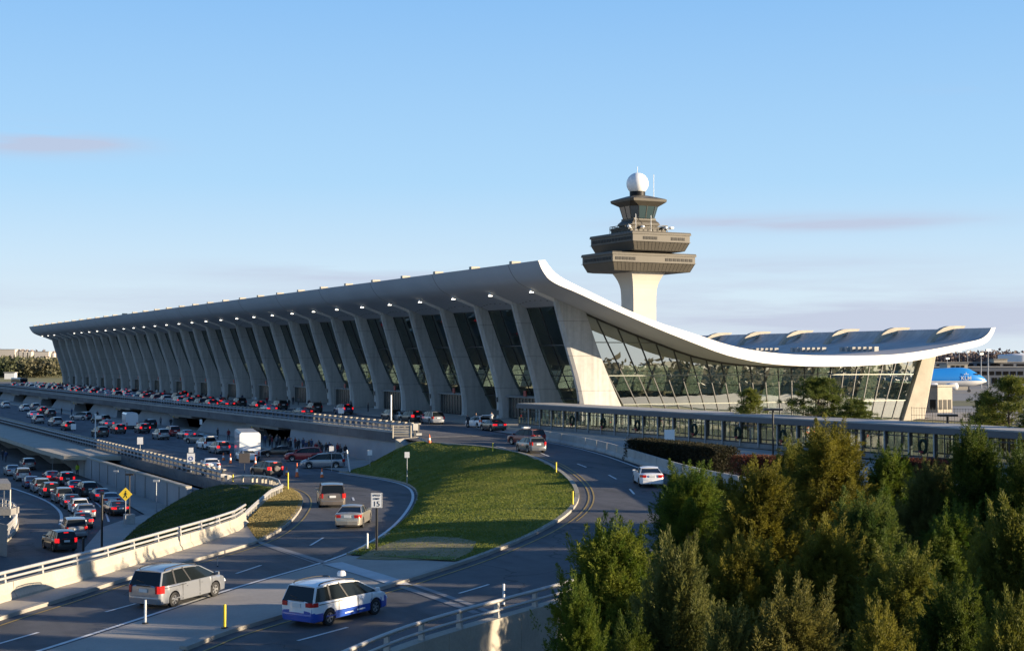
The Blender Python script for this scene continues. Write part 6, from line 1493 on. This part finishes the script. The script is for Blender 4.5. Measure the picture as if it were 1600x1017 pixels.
# hedge and red shrubs before the walkway
def bush(nm, lab, pts, w, h, lm, seed, n=9000, group=None, sz=.11, cat='hedge'):
    rs = np.random.RandomState(seed); P = np.array([tuple(p) for p in dense(pts, .3)]); b = P[rs.randint(0, len(P), n)]; o = rs.uniform(-1, 1, (n, 3)); k = np.abs(o).max(1, keepdims=True) ** .0
    edge = rs.rand(n) < .7; ax_ = rs.randint(0, 3, n); 
    for i in range(3): sel = edge & (ax_ == i); o[sel, i] = np.sign(o[sel, i]) * rs.uniform(.88, 1.05, sel.sum())
    o[:, 2] = (np.abs(o[:, 2])) ; o[:, :2] *= (1 - .18 * o[:, 2:3])
    pos = b + o * np.array([w / 2, w / 2, h]) + rs.normal(size=(n, 3)) * .06
    me = leafmesh('foliage', pos, nrm(rs.normal(size=(n, 3)) + np.array([0, 0, .5])), rs.uniform(.7, 1.3, n) * sz, np.full(n, sz * .32), rs); me.materials.append(lm)
    root = empty(nm, Vector(pts[0]), lab, cat, group); c = bpy.data.objects.new('foliage', me); COL.objects.link(c); c.parent = root; c.location = -root.location
    mb = MB()
    for k in range(0, len(P), 6): mb.tube([P[k] , P[k] + np.array([0, 0, h * .7])], .04, 4)
    mb.build('stems', BARK, root)
HG = leafmat('hedge_dark', (.014, .020, .010), (.050, .040, .018), 3); RS = leafmat('shrub_red', (.05, .045, .018), (.16, .040, .025), 2.5)
hp = [OD(1002, 712, 133), OD(1040, 714, 129), OD(1090, 718, 124), OD(1128, 722, 120)]
for p in hp: p.z = -9.0
bush('clipped_hedge', 'long dark clipped hedge in front of the walkway', hp, 2.6, 1.9, HG, 5, 90000, sz=.15)
for k, px in enumerate((1160, 1205, 1255, 1400, 1440, 1475)):
    p = OD(px, 710, 116 - k * 1.2); p.z = -9.0; bush('red_shrub', 'reddish bushy shrub before the walkway glass, %s from the left' % ORD[k], [p, p + RT * 1.6], 2.0, 1.5, RS, 30 + k, 12000, 'red shrubs before the walkway', cat='shrub')
# ---------------- far woods (one mass) and the field trees on the left
def wood(nm, arc, seed, n, h, lm, w=6, zb=-12, kindlab=None):
    rs = np.random.RandomState(seed); B = []; D = []; Ln = []; Wd = []
    for i in range(n):
        a, dep = arc(rs.rand(), rs.rand()); c = (FW * math.cos(a) + RT * math.sin(a)) * dep; hh = h * rs.uniform(.6, 1.1); r = w * rs.uniform(.6, 1.2); m = 60
        u = rs.normal(size=(m, 3)); u = nrm(u) * (rs.rand(m, 1) ** .3); pos = np.array([c.x, c.y, zb + hh * .55]) + u * np.array([r, r, hh * .5])
        B.append(pos); D.append(nrm(rs.normal(size=(m, 3)))); Ln.append(rs.uniform(1.2, 2.6, m) * w / 5); Wd.append(rs.uniform(.5, 1.0, m) * w / 5)
    me = leafmesh(nm, np.concatenate(B), np.concatenate(D), np.concatenate(Ln), np.concatenate(Wd), rs); me.materials.append(lm); o = bpy.data.objects.new(nm, me); COL.objects.link(o); o['kind'] = 'stuff'; return o
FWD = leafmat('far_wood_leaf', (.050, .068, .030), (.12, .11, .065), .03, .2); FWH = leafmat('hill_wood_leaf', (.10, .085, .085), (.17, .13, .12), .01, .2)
wood('distant_wood', lambda u, v: (math.atan((-860 + u * 160) / F), 900 + v * 250), 3, 520, 11, FWD, 4.5, -9)
mb = MB(); c = FW * 950 - RT * 330; mb.box((c.x, c.y, -13.2), (430, 900, 7.2), -YAW); tag(mb.build('far_field', mat('far_field_grass', (.16, .15, .045), .9, .15, .02)), kind='structure')
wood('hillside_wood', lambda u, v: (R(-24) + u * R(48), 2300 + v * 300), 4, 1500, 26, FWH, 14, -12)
wood('reflection_wood', lambda u, v: (R(58) + u * R(62), 250 + v * 90), 6, 420, 15, leafmat('reflection_wood_leaf', (.12, .12, .075), (.24, .21, .15), .06, .3), 5, -15)  # unseen wood out of view, added for the end glass to reflect
mb = MB(); 
hl = OD(60, HZ, 3600); mb.v = []; 
for k in range(61):
    a = R(-26) + R(52) * k / 60; d = (FW * math.cos(a) + RT * math.sin(a)); z = 12 + 7 * mnoise.noise(Vector((k * .23, 2, 5))) + (4 if k > 45 else 0)
    mb.v += [tuple(d * 3300 + UP * ZG), tuple(d * 3700 + UP * z), tuple(d * 4300 + UP * ZG)]
mb.f = [(k * 3 + j, (k + 1) * 3 + j, (k + 1) * 3 + j + 1, k * 3 + j + 1) for k in range(60) for j in range(2)]; mb.m = [0] * len(mb.f)
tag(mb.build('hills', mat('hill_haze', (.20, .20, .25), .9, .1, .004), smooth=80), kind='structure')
# signs far left field
for (x, y, c, lab) in [(48, 584.5, YELP, 'tiny yellow field sign at the far left, left of two'), (62, 583, YELP, 'tiny yellow field sign at the far left, right of two')]: signpost(x, y + 6, y, 3, 3, lab, m=c, z=-14)
farbox('field_trailer', 'white trailer standing on the far left grass', 'trailer', 7, 23, 582.5, 800, 4, PAINTS['white'], zb=-9.6)

# ---------------- short grass blades on the banks (nobody could count them)
def blades(nm, mbv, n, h, lm, seed, hole=None):
    rs = np.random.RandomState(seed); V = np.array(mbv.v); Fc = np.array([f for f in mbv.f if len(f) == 3]); a, b, c = V[Fc[:, 0]], V[Fc[:, 1]], V[Fc[:, 2]]
    ar = np.linalg.norm(np.cross(b - a, c - a), axis=1); i = rs.choice(len(Fc), n, p=ar / ar.sum()); u = rs.rand(n, 1); v = rs.rand(n, 1); k = (u + v) > 1; u[k] = 1 - u[k]; v[k] = 1 - v[k]
    P = a[i] + (b[i] - a[i]) * u + (c[i] - a[i]) * v; d = nrm(rs.normal(size=(n, 3)) * .35 + np.array([0, 0, 1.0]))
    if hole is not None:
        hx = [(q.x, q.y) for q in hole]; ins = np.zeros(n, bool)
        for (x1, y1), (x2, y2) in zip(hx, hx[-1:] + hx[:-1]):
            dy_ = (y2 - y1) if abs(y2 - y1) > 1e-9 else 1e-9; ins ^= ((y1 > P[:, 1]) != (y2 > P[:, 1])) & (P[:, 0] < (x2 - x1) * (P[:, 1] - y1) / dy_ + x1)
        keep = ~(ins & (rs.rand(n) < .9)); P = P[keep]; d = d[keep]; n = len(P)
    me = leafmesh(nm, P, d, rs.uniform(.6, 1.3, n) * h, np.full(n, .028), rs); me.materials.append(lm)
    o = bpy.data.objects.new(nm, me); COL.objects.link(o); o['kind'] = 'stuff'
blades('lawn_grass', LAWN, 150000, .075, leafmat('lawn_blade', (.12, .155, .022), (.20, .215, .045), .35, .4), 70, pts_worn)
blades('verge_grass', VERGE, 16000, .10, leafmat('verge_blade', (.22, .17, .06), (.36, .29, .12), .6, .4), 71)
blades('embankment_blades', EMB, 50000, .12, leafmat('embank_blade', (.045, .08, .014), (.12, .14, .035), .4, .4), 72)
